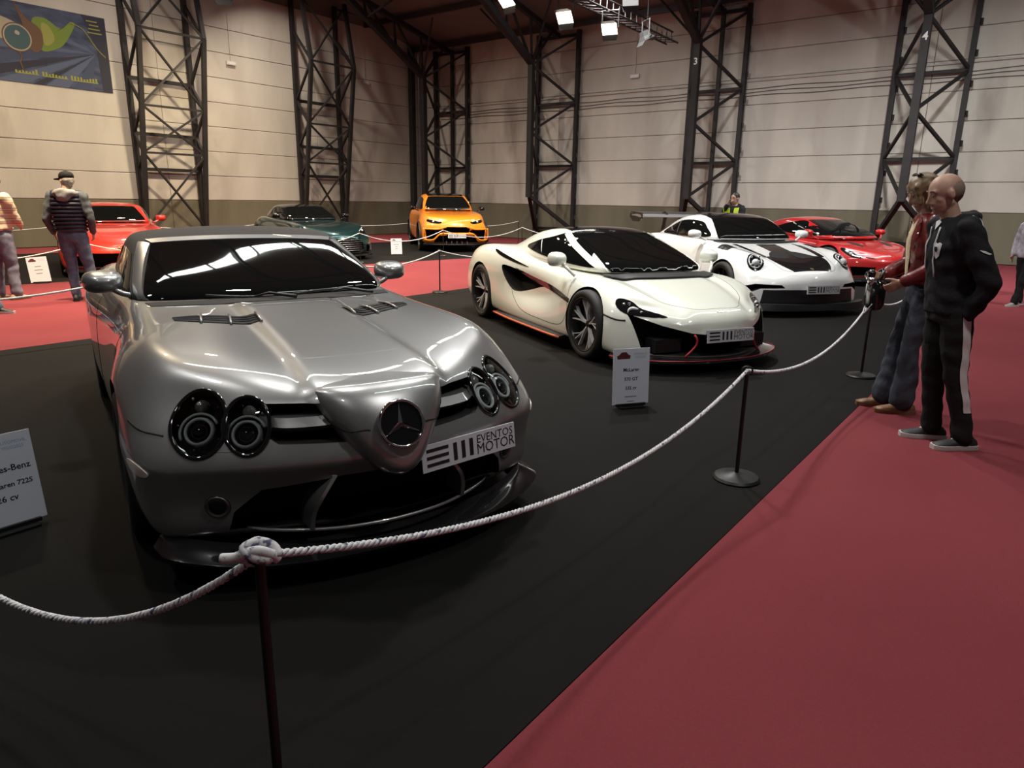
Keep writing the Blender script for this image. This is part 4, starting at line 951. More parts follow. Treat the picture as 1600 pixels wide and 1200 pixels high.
def build_white():
    car = car_empty('white_supercar', (1.541, 7.063), 23.64)
    tag(car, 'cream white low supercar with dark glass roof and orange sill stripe', 'car', 'show cars')
    st, rows, front, rear, gst, grow, gf, gr = mid_engine_tables()
    def deform(V):
        x, y, z = V[:, 0], V[:, 1], V[:, 2]; ay = np.abs(y)
        # shallow valleys beside the bonnet centre
        V[:, 2] -= .020 * np.exp(-((ay - (.50 - .12 * smooth(0, .9, x))) / .07) ** 2) * smooth(-.3, .1, x) * smooth(.95, .7, x) * (z > .45)
        # scooped flank between the wheels
        k = np.exp(-((x + 1.35) / .55) ** 2) * np.exp(-((z - .50) / .16) ** 2) * (ay > .7)
        V[:, 1] -= np.sign(y) * .045 * k
        return V
    S = Shell(boxcage(st, rows, front, rear), 3, deform)
    cuts = []
    for s in (1, -1):
        cuts.append((cyl_y(0, .335, .365, s * .62, s * 1.3), 1)); cuts.append((cyl_y(-2.67, .345, .375, s * .62, s * 1.3), 1))
        it = [(-2.06, .715), (-1.95, .735), (-1.65, .70), (-1.2, .635), (-.95, .60), (-1.15, .56), (-1.45, .49), (-1.65, .455), (-1.80, .47), (-1.95, .57)]
        it = [(p.x, p.z) for p in closed_spline([(a, 0, b) for a, b in it], 30)]
        cuts.append((prism_y(it, s * .74, s * 1.2), 1))
    fi = [(.775, .51), (.55, .425), (.32, .365), (.15, .352)]; lo = [(.30, .160), (.60, .160), (.70, .195)]
    cuts.append((prism_x(fi + [(-a_, b_) for a_, b_ in fi[::-1]] + [(-a_, b_) for a_, b_ in lo[::-1]] + lo, .50, 1.3), 1))
    body = cut('body', S, cuts, M['white'], car, [M['void']])
    Gs = Shell(boxcage(gst, grow, gf, gr, tcol=(0, .4, .75, 1)), 3)
    cab = link('cabin_shell', bpy.data.meshes.new('cabin_shell'), M['white'], car)
    cab.data.from_pydata(Gs.V.tolist(), [], Gs.F.tolist()); cab.data.polygons.foreach_set('use_smooth', [True] * len(cab.data.polygons))
    ws = ruled('windscreen', Gs, [(-1.08, .46, 1.15), (-1.03, 0, 1.165), (-1.08, -.46, 1.15)], [(-.03, .60, .80), (.045, .33, .785), (.075, 0, .78), (.045, -.33, .785), (-.03, -.60, .80)], M['glass'], car, 25, 16, off=.006)
    ruled('roof_panel', Gs, [(-1.08, .46, 1.15), (-1.03, 0, 1.165), (-1.08, -.46, 1.15)], [(-2.1, .38, 1.12), (-2.12, 0, 1.13), (-2.1, -.38, 1.12)], M['gloss_black'], car, 17, 12, off=.006)
    for s in (1, -1):
        win = [(-.36, .845), (-.54, .96), (-.76, 1.06), (-.95, 1.115), (-1.3, 1.11), (-1.65, 1.04), (-1.88, .965), (-1.5, .915), (-1.1, .875), (-.7, .845)]
        o = cast_side(Gs, win, s)
        wn = blob('side_window', Gs, o, M['glass'], car, n=56, rings=7, off=.005)
        seam('window_divider', Gs, cast_side(Gs, [(-1.38, .915), (-1.55, 1.06)], s), wn, M['disc'], r=.006, n=8, sink=-.006)
        ruled('windscreen_pillar', Gs, [(-1.12, s * .50, 1.16), (-.86, s * .56, 1.06), (-.42, s * .605, .93), (.0, s * .625, .785)], [(-1.16, s * .56, 1.13), (-.90, s * .625, 1.04), (-.50, s * .67, .92), (-.14, s * .70, .79)], M['white'], car, 18, 6, off=.012)
        # dark gill on the haunch
        gl = [(-2.35, .90), (-2.1, .86), (-1.75, .80), (-1.45, .755), (-1.75, .775), (-2.1, .825), (-2.3, .87)]
        blob('shoulder_vent', S, cast_side(S, gl, s), M['gloss_black'], car, n=36, rings=3, off=.004)
        # black blade running from the intake to the front wheel
        ruled('flank_blade', S, cast_side(S, [(-1.75, .725), (-1.25, .655), (-.8, .615), (-.33, .545)], s), cast_side(S, [(-1.6, .68), (-1.25, .605), (-.8, .56), (-.33, .50)], s), M['gloss_black'], car, 20, 4, off=.004)
        seam('door_shut_line', S, cast_side(S, [(-.33, .73), (-.38, .60), (-.36, .40), (-.5, .26), (-1.0, .235), (-1.5, .27), (-1.75, .40), (-1.8, .47)], s), car, n=44, r=.0035)
        seam('wheel_slash', S, cast_side(S, [(.33, .485), (.45, .455), (.52, .45)], s), car, M['black'], r=.010, n=10)
        # headlight
        lm = [(.80, .53, .56), (.70, .60, .60), (.58, .68, .64), (.46, .74, .675), (.38, .80, .665), (.40, .845, .62), (.47, .84, .56), (.55, .79, .525), (.66, .70, .525), (.74, .61, .53)]
        hl = blob('headlight', S, [(x, s * y, z) for x, y, z in lm], M['gloss_black'], car, n=48, rings=6, off=.003)
        sw = [S.snap((x, s * y, z), .008) for x, y, z in spline([(.57, .70, .605), (.535, .745, .60), (.53, .78, .575), (.545, .80, .545)], 12)]
        MB().tube(sw, [.004 + .012 * math.sin(PI * min(1, i / 11 + .1)) for i in range(12)], 6).build('lamp_blade', M['lens'], hl, smooth=True)
        for (x, y, z) in ((.47, .79, .64), (.50, .75, .65), (.62, .70, .585)):
            MB().ball(S.snap((x, s * y, z), .003), .016, 10, 8).build('lamp_reflector', M['chrome'], hl, smooth=True)
        # corner intake details and red pinstripes
        MB().box((.60, min(s * .34, s * .62), .18), (.76, max(s * .34, s * .62), .30)).build('intake_mesh', M['black'], car)
        P = [Vector((.93, s * .335, .36)), Vector((.95, s * .315, .32)), Vector((.95, s * .33, .26)), Vector((.93, s * .42, .165))]
        MB().tube(spline(P, 10), .010, 6).build('intake_fin', M['red_trim'], car, smooth=True)
        # door mirror and side skirt
        mirror_part('door_mirror', (-.52, .955, .915), (.15, .19, .15), M['white'], car, s, [(-.38, .84, .76), (-.43, .90, .83), (-.50, .94, .88)])
        sk = [(-2.22, .955), (-1.7, .985), (-1.1, .985), (-.6, .975), (-.42, .96)]
        v = []
        for x, y in [(p.x, p.y) for p in spline([(a, b, 0) for a, b in sk], 18)]:
            v += [Vector((x, s * (y + .02), .125)), Vector((x, s * (y + .02), .145)), Vector((x, s * (y - .10), .165)), Vector((x, s * (y - .10), .11))]
        f = [(i * 4 + q, i * 4 + (q + 1) % 4, i * 4 + 4 + (q + 1) % 4, i * 4 + 4 + q) for i in range(17) for q in range(4)] + [(3, 2, 1, 0), (68, 69, 70, 71)]
        sko = MB().add(v, f).build('side_skirt', M['black'], car, autosharp=30)
        MB().tube([Vector((p.x, s * (p.y + .022), .135)) for p in spline([(a, b, 0) for a, b in sk], 18)], .014, 6).build('skirt_stripe', M['orange_trim'], sko, smooth=True)
    ruled('cowl_panel', S, [(-.22, .64, .80), (-.14, .38, .80), (-.10, 0, .80), (-.14, -.38, .80), (-.22, -.64, .80)], [(-.035, .61, .79), (.045, .36, .79), (.075, 0, .79), (.045, -.36, .79), (-.035, -.61, .79)], M['black'], car, 30, 6, off=.022)
    # bonnet shut line and small emblem
    seam('bonnet_shut_line', S, [(-.0, -.62, .80), (.35, -.55, .75), (.65, -.42, .66), (.80, -.25, .60), (.83, 0, .59), (.80, .25, .60), (.65, .42, .66), (.35, .55, .75), (0, .62, .80)], car, n=70, r=.0028)
    blob('bonnet_emblem', S, [(.885, -.05, .57), (.888, 0, .572), (.885, .05, .57), (.87, .05, .58), (.872, 0, .582), (.87, -.05, .58)], M['chrome'], car, n=16, rings=2, off=.003, skirt=0)
    # splitter with red edge
    pl = [(.47, .915), (.61, .88), (.76, .74), (.89, .51), (.965, .25), (.98, 0)]
    P = spline([(x, y, 0) for x, y in pl] + [(x, -y, 0) for x, y in pl[-2::-1]], 41); v = []
    for p in P:
        out = Vector((p.x, p.y * .4, 0)).normalized()
        v += [Vector((p.x, p.y, .105)) + out * .02, Vector((p.x, p.y, .128)) + out * .012, Vector((p.x, p.y, .15)) - out * .12, Vector((p.x, p.y, .095)) - out * .12]
    f = [(i * 4 + q, i * 4 + (q + 1) % 4, i * 4 + 4 + (q + 1) % 4, i * 4 + 4 + q) for i in range(40) for q in range(4)] + [(3, 2, 1, 0), (160, 161, 162, 163)]
    spl = MB().add(v, f).build('front_splitter', M['carbon'], car, autosharp=30)
    MB().tube([Vector((p.x, p.y, .128)) + Vector((p.x, p.y * .4, 0)).normalized() * .016 for p in P], .006, 6).build('splitter_stripe', M['red_trim'], spl, smooth=True)
    plate_part(car, Vector((1.005, .01, .352)), 0.0, -.08)
    MB().box((.90, -.2, .31), (.998, .2, .39)).build('plate_bracket', M['black'], car)
    # twin five spoke wheels
    sp = [([(.12, 0, .50), (.45, .06, .62), (.97, .17, .82)], [.024, .016, .020]), ([(.12, 0, .50), (.45, -.12, .62), (.97, -.21, .82)], [.024, .016, .018]), ([(.36, .05, .58), (.60, .22, .68), (.97, .42, .82)], [.012, .012, .014])]
    mk = make_wheel('w', .335, .262, .235, sp, 5, (M['rimdark'], M['rim'], M['rimdark']), M['black']); mk2 = make_wheel('w', .345, .27, .285, sp, 5, (M['rimdark'], M['rim'], M['rimdark']), M['black'])
    put_wheels(car, 2.67, .952, .992, (mk, .335, .235), (mk2, .345, .285))
    return car
build_white()
# ------------------------------------------------------------------ white winged track coupe
def build_winged():
    car = car_empty('winged_coupe', (3.917, 10.433), 15.3)
    tag(car, 'white track coupe with black bonnet vents, black roof and tall rear wing', 'car', 'show cars')
    st = [(.88, .58, .56, .62, .60), (.74, .635, .42, .74, .73), (.5, .705, .25, .80, .815), (.2, .775, .02, .82, .865), (-.15, .85, -.25, .81, .89), (-.5, .92, -.55, .80, .92), (-1.0, .95, -1.0, .80, .945),
          (-1.5, .96, -1.5, .82, .955), (-1.9, .97, -1.9, .86, .975), (-2.3, .985, -2.3, .89, .985), (-2.7, .975, -2.65, .87, .965), (-3.1, .93, -3.0, .80, .90), (-3.35, .87, -3.25, .72, .84)]
    rows = [[(.5, .86, .60), (.25, .92, .70), (0, .955, .73), (-.35, .92, .74), (-.7, .88, .77), (-1.5, .90, .79), (-2, .97, .81), (-2.46, 1.0, .81), (-3.0, .90, .76)],
            [(.5, .93, .46), (.25, .955, .52), (0, .975, .54), (-.35, .945, .55), (-.7, .91, .56), (-1.5, .92, .57), (-2, .99, .60), (-2.46, 1.02, .60), (-3.0, .95, .58)],
            [(.5, .94, .30), (0, .97, .33), (-.7, .93, .31), (-1.5, .94, .30), (-2, .99, .34), (-2.46, 1.01, .36), (-3.0, .95, .36)],
            [(.5, .92, .13), (0, .93, .14), (-.7, .92, .14), (-2, .95, .15), (-3.0, .90, .2)]]
    front = [(.945, .48, .57, .85, .50), (.95, .37, .57, .92, .38), (.93, .24, .58, .93, .24), (.97, .10, .60, .92, .10)]
    rear = [(-3.5, .72, -3.38, .80, .70), (-3.52, .55, -3.38, .88, .54), (-3.48, .36, -3.36, .90, .36), (-3.38, .22, -3.3, .86, .22)]
    gst = [(-1.12, 1.29, -1.20, .575, 1.27), (-1.45, 1.345, -1.47, .605, 1.305), (-1.8, 1.33, -1.8, .595, 1.29), (-2.25, 1.23, -2.25, .55, 1.20)]
    gf = [(-.9, 1.185, -1.0, .635, 1.185), (-.66, 1.06, -.78, .69, 1.065), (-.44, .91, -.58, .735, .92)]
    gr = [(-2.65, 1.09, -2.55, .55, 1.07), (-2.9, 1.0, -2.75, .6, .98), (-3.1, .90, -2.9, .64, .90)]
    grow = [[(-1.2, .68, 1.2), (-1.5, .70, 1.21), (-1.8, .69, 1.19), (-2.3, .64, 1.12)], [(-1.2, .75, 1.08), (-1.5, .765, 1.09), (-2.3, .71, 1.05)], [(-1.2, .815, .93), (-1.5, .825, .94), (-2.3, .78, .94)]]
    def deform(V):
        x, y, z = V[:, 0], V[:, 1], V[:, 2]; ay = np.abs(y)
        V[:, 2] += .035 * np.exp(-((ay - .73) / .12) ** 2) * np.exp(-((x - .38) / .28) ** 2) * (z > .5)
        return V
    S = Shell(boxcage(st, rows, front, rear), 3, deform)
    cuts = []
    for s in (1, -1):
        cuts.append((cyl_y(0, .34, .375, s * .62, s * 1.3), 1)); cuts.append((cyl_y(-2.457, .355, .39, s * .62, s * 1.3), 1))
        cuts.append((prism_x([(s * a, b) for a, b in [(.90, .40), (.80, .43), (.50, .425), (.46, .385), (.74, .37), (.82, .33), (.88, .30)]][::s], .5, 1.3), 1))
    cuts.append((prism_x([(-.56, .33), (.56, .33), (.64, .24), (.60, .165), (-.60, .165), (-.64, .24)], .68, 1.3), 1))
    body = cut('body', S, cuts, M['white2'], car, [M['void']])
    Gs = Shell(boxcage(gst, grow, gf, gr, tcol=(0, .4, .75, 1)), 3)
    cab = link('cabin_shell', bpy.data.meshes.new('cabin_shell'), M['white2'], car)
    cab.data.from_pydata(Gs.V.tolist(), [], Gs.F.tolist()); cab.data.polygons.foreach_set('use_smooth', [True] * len(cab.data.polygons))
    ruled('windscreen', Gs, [(-1.15, .50, 1.27), (-1.10, 0, 1.285), (-1.15, -.50, 1.27)], [(-.60, .665, .945), (-.50, .35, .935), (-.48, 0, .93), (-.50, -.35, .935), (-.60, -.665, .945)], M['glass'], car, 23, 14, off=.006)
    ruled('roof_panel', Gs, [(-1.15, .51, 1.27), (-1.10, 0, 1.285), (-1.15, -.51, 1.27)], [(-2.3, .46, 1.2), (-2.3, 0, 1.21), (-2.3, -.46, 1.2)], M['carbon'], car, 17, 10, off=.005)
    for s in (1, -1):
        win = [(-.80, 1.0), (-.98, 1.12), (-1.15, 1.20), (-1.5, 1.225), (-1.85, 1.19), (-2.2, 1.09), (-2.42, 1.0), (-2.2, .975), (-1.6, .97), (-1.1, .97)]
        wn = blob('side_window', Gs, cast_side(Gs, win, s), M['glass'], car, n=48, rings=6, off=.005)
        seam('window_divider', Gs, cast_side(Gs, [(-1.72, .975), (-1.80, 1.2)], s), wn, M['black'], r=.010, n=8, sink=-.004)
        # round headlight
        p = S.snap((.47, s * .715, .74)); n = Vector((.62, .30 * s, .72)).normalized(); u = Vector((0, 0, 1)).cross(n).normalized(); v_ = n.cross(u)
        out = [p + u * .118 * math.cos(t) + v_ * .165 * math.sin(t) for t in np.linspace(0, 2 * PI, 24, endpoint=False)]
        hl = blob('headlight', S, out, M['gloss_black'], car, n=40, rings=5, off=.004)
        MB().tube([S.snap(q, .008) for q in closed_spline([p + (q - p) * .72 for q in out], 36)], .008, 6, closed=True).build('lamp_ring', M['lens'], hl, smooth=True)
        MB().ball(p - v_ * .03, .05, 18, 12).build('projector_lens', M['lens'], hl, smooth=True)
        for k in range(4):
            MB().ball(p + u * .07 * math.cos(k * PI / 2 + .8) + v_ * .10 * math.sin(k * PI / 2 + .8), .02, 10, 8).build('led_point', M['chrome'], hl, smooth=True)
        # louvres on top of the front wing
        for k in range(3):
            x0 = -.10 - .10 * k
            ruled('wing_louvre', S, [(x0 + .02, s * .66, .95), (x0 + .05, s * .89, .90)], [(x0 - .065, s * .66, .95), (x0 - .04, s * .89, .90)], M['black'], car, 8, 3, off=.004)
        # bonnet stripes
        ruled('bonnet_stripe', S, [(-.40, s * .56, .95), (.0, s * .54, .85), (.35, s * .50, .78)], [(-.40, s * .48, .95), (.0, s * .46, .85), (.35, s * .42, .78)], M['carbon'], car, 14, 3, off=.003)
        seam('bonnet_shut_line', S, [(-.42, s * .60, .94), (.1, s * .58, .85), (.5, s * .48, .75), (.72, s * .44, .66), (.80, s * .3, .63)], car, n=30, r=.003)
        seam('door_shut_line', S, cast_side(S, [(-.6, .86), (-.62, .5), (-.7, .3), (-1.5, .28), (-1.68, .5), (-1.7, .86)], s), car, n=36, r=.003)
        mirror_part('door_mirror', (-.78, .955, 1.03), (.14, .2, .13), M['white2'], car, s, [(-.74, .80, .94), (-.76, .86, .97), (-.78, .92, 1.0)])
        # wing mounts and end plates
        MB().prism([(-3.02, .90), (-2.98, 1.10), (-2.92, 1.29), (-3.04, 1.335), (-3.14, 1.31), (-3.10, 1.28), (-3.05, 1.28), (-3.10, 1.1), (-3.16, .90)], .018, lambda a, b, w_, s=s: Vector((a, s * .36 + w_, b))).build('wing_support', M['black'], car)
        MB().prism([(-2.82, 1.20), (-2.80, 1.31), (-3.30, 1.33), (-3.34, 1.23), (-3.2, 1.15), (-2.95, 1.15)], .016, lambda a, b, w_, s=s: Vector((a, s * .915 + w_, b))).build('wing_end_plate', M['carbon'], car)
    ruled('cowl_panel', S, [(-.66, .72, .95), (-.56, .38, .95), (-.53, 0, .95), (-.56, -.38, .95), (-.66, -.72, .95)], [(-.56, .71, .95), (-.46, .37, .95), (-.43, 0, .95), (-.46, -.37, .95), (-.56, -.71, .95)], M['black'], car, 26, 4, off=.014)
    # bonnet centre with two air outlets
    hood = ruled('bonnet_panel', S, [(-.38, .17, .95), (0, .17, .85), (.22, .19, .8), (.32, .44, .78), (.62, .40, .72), (.80, .30, .63)], [(-.38, -.17, .95), (0, -.17, .85), (.22, -.19, .8), (.32, -.44, .78), (.62, -.40, .72), (.80, -.30, .63)], M['carbon'], car, 30, 14, off=.003)
    for s in (1, -1):
        blob('air_outlet', S, [(.06, s * .06, .84), (.06, s * .20, .84), (.18, s * .30, .82), (.33, s * .36, .78), (.36, s * .22, .77), (.34, s * .08, .78)], M['void'], car, n=30, rings=3, off=.006)
    blob('bonnet_badge', S, [(.76, .022, .64), (.78, 0, .635), (.76, -.022, .64), (.73, -.025, .65), (.72, 0, .65), (.73, .025, .65)], mat('gold_badge', (.5, .36, .12), .3, .8), car, n=14, rings=2, off=.006, skirt=0)
    # rear wing
    pr = [(-2.84, 1.235), (-2.88, 1.268), (-3.05, 1.282), (-3.22, 1.268), (-3.24, 1.255), (-3.05, 1.245), (-2.88, 1.225)]
    wg = MB().prism(pr, 1.84, lambda a, b, w_: Vector((a, -.92 + w_, b))).build('rear_wing', M['wing'], car, autosharp=30)
    MB().prism([(-3.20, 1.285), (-3.30, 1.315), (-3.38, 1.32), (-3.30, 1.30)], 1.84, lambda a, b, w_: Vector((a, -.92 + w_, b))).build('wing_flap', M['disc'], wg, autosharp=30)
    # lower bumper
    pl = [(.58, .94), (.74, .90), (.88, .70), (.95, .4), (.97, 0)]
    P = spline([(x, y, 0) for x, y in pl] + [(x, -y, 0) for x, y in pl[-2::-1]], 41); v = []
    for p in P:
        out = Vector((p.x, p.y * .4, 0)).normalized(); e = abs(p.y) / .94
        v += [Vector((p.x, p.y, .09)) + out * .035, Vector((p.x, p.y, .115)) + out * .03, Vector((p.x, p.y, .17 + .02 * e)) + out * .008, Vector((p.x, p.y, .175)) - out * .1, Vector((p.x, p.y, .08)) - out * .12]
    f = [(i * 5 + q, i * 5 + (q + 1) % 5, i * 5 + 5 + (q + 1) % 5, i * 5 + 5 + q) for i in range(40) for q in range(5)] + [(4, 3, 2, 1, 0), tuple(200 + q for q in range(5))]
    MB().add(v, f).build('front_splitter', M['black'], car, autosharp=30)
    ruled('bumper_mask', S, [(.86, .80, .37), (.93, .55, .365), (.97, 0, .365), (.93, -.55, .365), (.86, -.80, .37)], [(.86, .84, .15), (.93, .62, .14), (.97, 0, .14), (.93, -.62, .14), (.86, -.84, .15)], M['black'], car, 30, 8, off=.004)
    plate_part(car, Vector((.985, .04, .375)), 0.0, -.05)
    sp = [([(.12, 0, .4), (.5, .03, .6), (.97, .08, .8)], [.05, .045, .06])]
    mk = make_wheel('p', .34, .262, .275, sp, 10, (M['rimdark'], M['rimdark'], M['rimdark'])); mk2 = make_wheel('p', .355, .27, .335, sp, 10, (M['rimdark'], M['rimdark'], M['rimdark']))
    put_wheels(car, 2.457, .962, 1.0, (mk, .34, .275), (mk2, .355, .335), steer=.0)
    return car
build_winged()
# ------------------------------------------------------------------ the other cars
def scale_tab(t, sx=1, sy=1, sz=1):
    st, rows, front, rear, gst, grow, gf, gr = t
    f5 = lambda L_: [(a * sx, b * sz, c * sx, d * sy, e * sz) for a, b, c, d, e in L_]
    f3 = lambda R_: [[(a * sx, b * sy, c * sz) for a, b, c in r] for r in R_]
    return f5(st), f3(rows), f5(front), f5(rear), f5(gst), f3(grow), f5(gf), f5(gr)
def front_engine_tables():
    st = [(.84, .62, .50, .66, .635), (.70, .69, .38, .75, .75), (.45, .76, .2, .80, .83), (.15, .81, 0, .81, .865), (-.25, .86, -.35, .80, .885), (-.65, .90, -.7, .79, .90), (-1.0, .93, -1.05, .79, .915),
          (-1.5, .94, -1.5, .80, .93), (-2.0, .955, -2.0, .83, .955), (-2.4, .975, -2.4, .86, .975), (-2.75, .985, -2.75, .84, .975), (-3.2, .97, -3.15, .77, .94), (-3.5, .93, -3.4, .69, .89)]
    rows = [[(.5, .85, .60), (.3, .90, .68), (0, .945, .73), (-.35, .91, .74), (-.7, .87, .75), (-1.5, .88, .76), (-2, .92, .79), (-2.7, .97, .82), (-3.2, .90, .80)],
            [(.5, .92, .48), (.3, .95, .52), (0, .97, .54), (-.35, .93, .54), (-.7, .89, .54), (-1.5, .90, .54), (-2, .94, .56), (-2.7, .985, .58), (-3.2, .93, .58)],
            [(.5, .92, .31), (0, .96, .34), (-.7, .91, .30), (-1.5, .92, .29), (-2, .94, .30), (-2.7, .97, .36), (-3.2, .92, .36)],
            [(.5, .88, .14), (0, .90, .14), (-.7, .89, .13), (-2, .91, .13), (-2.7, .92, .16), (-3.2, .90, .18)]]
    front = [(.93, .51, .54, .83, .53), (.96, .40, .55, .90, .41), (.95, .27, .56, .91, .27), (.93, .13, .57, .89, .13)]
    rear = [(-3.62, .80, -3.46, .77, .78), (-3.68, .58, -3.47, .85, .58), (-3.66, .36, -3.46, .84, .36), (-3.5, .2, -3.36, .82, .2)]
    gst = [(-1.62, 1.275, -1.68, .58, 1.25), (-1.95, 1.335, -1.97, .61, 1.29), (-2.3, 1.315, -2.3, .60, 1.27), (-2.65, 1.22, -2.62, .56, 1.18)]
    gf = [(-1.36, 1.16, -1.46, .64, 1.16), (-1.06, 1.03, -1.18, .695, 1.04), (-.76, .88, -.90, .745, .89)]
    gr = [(-2.95, 1.10, -2.85, .57, 1.08), (-3.12, 1.03, -3.0, .6, 1.0), (-3.3, .92, -3.15, .64, .91)]
    grow = [[(-1.6, .67, 1.17), (-2.0, .69, 1.18), (-2.7, .63, 1.1)], [(-1.6, .73, 1.06), (-2.0, .745, 1.07), (-2.7, .70, 1.03)], [(-1.6, .79, .90), (-2.7, .76, .92)]]
    return st, rows, front, rear, gst, grow, gf, gr
def suv_tables():
    st = [(.88, .92, .62, .68, .92), (.74, 1.0, .48, .80, 1.0), (.45, 1.05, .25, .86, 1.05), (.1, 1.08, 0, .885, 1.085), (-.3, 1.105, -.35, .885, 1.11), (-.7, 1.125, -.75, .88, 1.13), (-1.2, 1.13, -1.2, .88, 1.14), (-1.8, 1.14, -1.8, .89, 1.15),
          (-2.4, 1.16, -2.4, .91, 1.165), (-3.0, 1.17, -3.0, .93, 1.18), (-3.5, 1.16, -3.45, .88, 1.16), (-3.85, 1.13, -3.8, .80, 1.12)]
    rows = [[(.6, .86, .80), (0, .98, .92), (-.7, .94, .95), (-1.8, .95, .97), (-3, 1.01, 1.0), (-3.6, .95, .98)], [(.6, .94, .62), (0, 1.02, .72), (-.7, .97, .70), (-1.8, .98, .70), (-3, 1.04, .76), (-3.6, .98, .74)],
            [(.6, .95, .42), (0, 1.01, .48), (-.7, .98, .45), (-1.8, .99, .42), (-3, 1.03, .5), (-3.6, .98, .5)], [(.6, .92, .24), (0, .96, .26), (-.7, .96, .24), (-3, .97, .26), (-3.6, .94, .3)]]
    front = [(.99, .78, .66, .88, .79), (1.03, .62, .67, .95, .62), (1.02, .42, .68, .95, .42), (.97, .22, .66, .92, .24)]
    rear = [(-4.0, .98, -3.9, .86, .96), (-4.06, .74, -3.92, .92, .74), (-4.04, .5, -3.9, .92, .5), (-3.9, .32, -3.8, .9, .32)]
    gst = [(-1.35, 1.60, -1.42, .62, 1.585), (-1.8, 1.68, -1.82, .66, 1.64), (-2.4, 1.68, -2.4, .66, 1.64), (-3.0, 1.60, -2.98, .62, 1.56)]
    gf = [(-1.1, 1.46, -1.2, .70, 1.46), (-.82, 1.29, -.93, .77, 1.30), (-.56, 1.07, -.68, .83, 1.08)]
    gr = [(-3.4, 1.42, -3.3, .66, 1.40), (-3.65, 1.26, -3.5, .72, 1.26), (-3.8, 1.1, -3.65, .77, 1.1)]
    grow = [[(-1.4, .75, 1.48), (-2.4, .76, 1.50), (-3, .71, 1.45)], [(-1.4, .82, 1.32), (-2.4, .83, 1.33), (-3, .80, 1.31)], [(-1.4, .89, 1.10), (-3, .88, 1.12)]]
    return st, rows, front, rear, gst, grow, gf, gr
def simple_car(name, label, pos, heading, tab, paint_m, roof_m, wb, R, lamp, intakes, win, ws, mirror, track, extra=None, mirror_m=None, plate=None, rimm=None, splitter=None, deform=None):
    car = car_empty(name, pos, heading); tag(car, label, 'car', 'show cars')
    st, rows, front, rear, gst, grow, gf, gr = tab
    S = Shell(boxcage(st, rows, front, rear), 3, deform); Gs = Shell(boxcage(gst, grow, gf, gr, tcol=(0, .4, .75, 1)), 2)
    cuts = []
    for s in (1, -1):
        for x in (0, -wb): cuts.append((cyl_y(x, R + .005, R + .04, s * .62, s * 1.4, 36), 1))
        for o in intakes[0]: cuts.append((prism_x([(s * a, b) for a, b in o][::s], .45, 1.6), 1))
    for o in intakes[1]: cuts.append((prism_x([(a, b) for a, b in o] + [(-a, b) for a, b in o[::-1]], .55, 1.6), 1))
    cut('body', S, cuts, paint_m, car, [M['void']])
    cab = link('cabin_shell', bpy.data.meshes.new('cabin_shell'), roof_m, car)
    cab.data.from_pydata(Gs.V.tolist(), [], Gs.F.tolist()); cab.data.polygons.foreach_set('use_smooth', [True] * len(cab.data.polygons))
    top, bot = ws
    ruled('windscreen', Gs, top + ymir(top[:-1])[::-1], bot + ymir(bot[:-1])[::-1], M['glass'], car, 19, 10, off=.006)
    for s in (1, -1):
        blob('side_window', Gs, cast_side(Gs, win, s), M['glass'], car, n=40, rings=5, off=.005)
        hl = blob('headlight', S, [(x, s * y, z) for x, y, z in lamp], M['gloss_black'], car, n=32, rings=4, off=.004)
        c = sum((Vector(q) for q in lamp), Vector()) / len(lamp); c.y *= s
        MB().ball(S.snap(c, -.012), .035, 14, 10).build('projector_lens', M['lens'], hl, smooth=True)
        a = Vector((lamp[0][0], s * lamp[0][1], lamp[0][2])); b = Vector((lamp[2][0], s * lamp[2][1], lamp[2][2]))
        MB().tube([S.snap(a.lerp(b, t) * .85 + c * .15, .006) for t in np.linspace(.05, .95, 8)], .008, 6).build('light_strip', M['lens'], hl, smooth=True)
        mirror_part('door_mirror', mirror[0], (.13, .2, .125), mirror_m or paint_m, car, s, mirror[1])
        seam('bonnet_shut_line', S, [(st[5][0], s * .62, 1.0), (.1, s * .64, .95), (.55, s * .5, .85), (.72, s * .3, .75)], car, n=24, r=.003)
        seam('door_shut_line', S, cast_side(S, [(-.65, .82), (-.7, .5), (-.75, .28), (-1.6, .26), (-1.75, .5), (-1.75, .84)], s), car, n=30, r=.003)
    sp = [([(.12, 0, .4), (.5, .05, .6), (.97, .12, .8)], [.06, .05, .06]), ([(.12, 0, .4), (.5, -.05, .6), (.97, -.12, .8)], [.05, .04, .05])]
    rm = rimm or M['rimdark']
    mk = make_wheel(name, R, R * .76, .26, sp, 5, (rm, rm, M['rimdark'])); mk2 = make_wheel(name, R, R * .76, .30, sp, 5, (rm, rm, M['rimdark']))
    put_wheels(car, wb, track, track + .02, (mk, R, .26), (mk2, R, .30))
    # lower lip
    lz = front[-1][3 + 1] - .03; P = spline([(front[-1][2], front[-1][3], 0), (front[-1][0] - .16, front[-1][3] * .72, 0), (front[-1][0], 0, 0), (front[-1][0] - .16, -front[-1][3] * .72, 0), (front[-1][2], -front[-1][3], 0)], 29); v = []
    for p in P:
        o = Vector((p.x, p.y * .4, 0)).normalized(); v += [Vector((p.x, p.y, lz)) + o * .02, Vector((p.x, p.y, lz + .03)) + o * .015, Vector((p.x, p.y, lz + .07)) - o * .1, Vector((p.x, p.y, lz)) - o * .12]
    f = [(i * 4 + q, i * 4 + (q + 1) % 4, i * 4 + 4 + (q + 1) % 4, i * 4 + 4 + q) for i in range(28) for q in range(4)] + [(3, 2, 1, 0), (112, 113, 114, 115)]
    MB().add(v, f).build('front_lip', splitter or M['black'], car, autosharp=30)
    if plate: 
        plate_part(car, Vector(plate), 0, -.05); MB().box((plate[0] - .12, -.2, plate[2] - .04), (plate[0] - .007, .2, plate[2] + .04)).build('plate_bracket', M['black'], car)
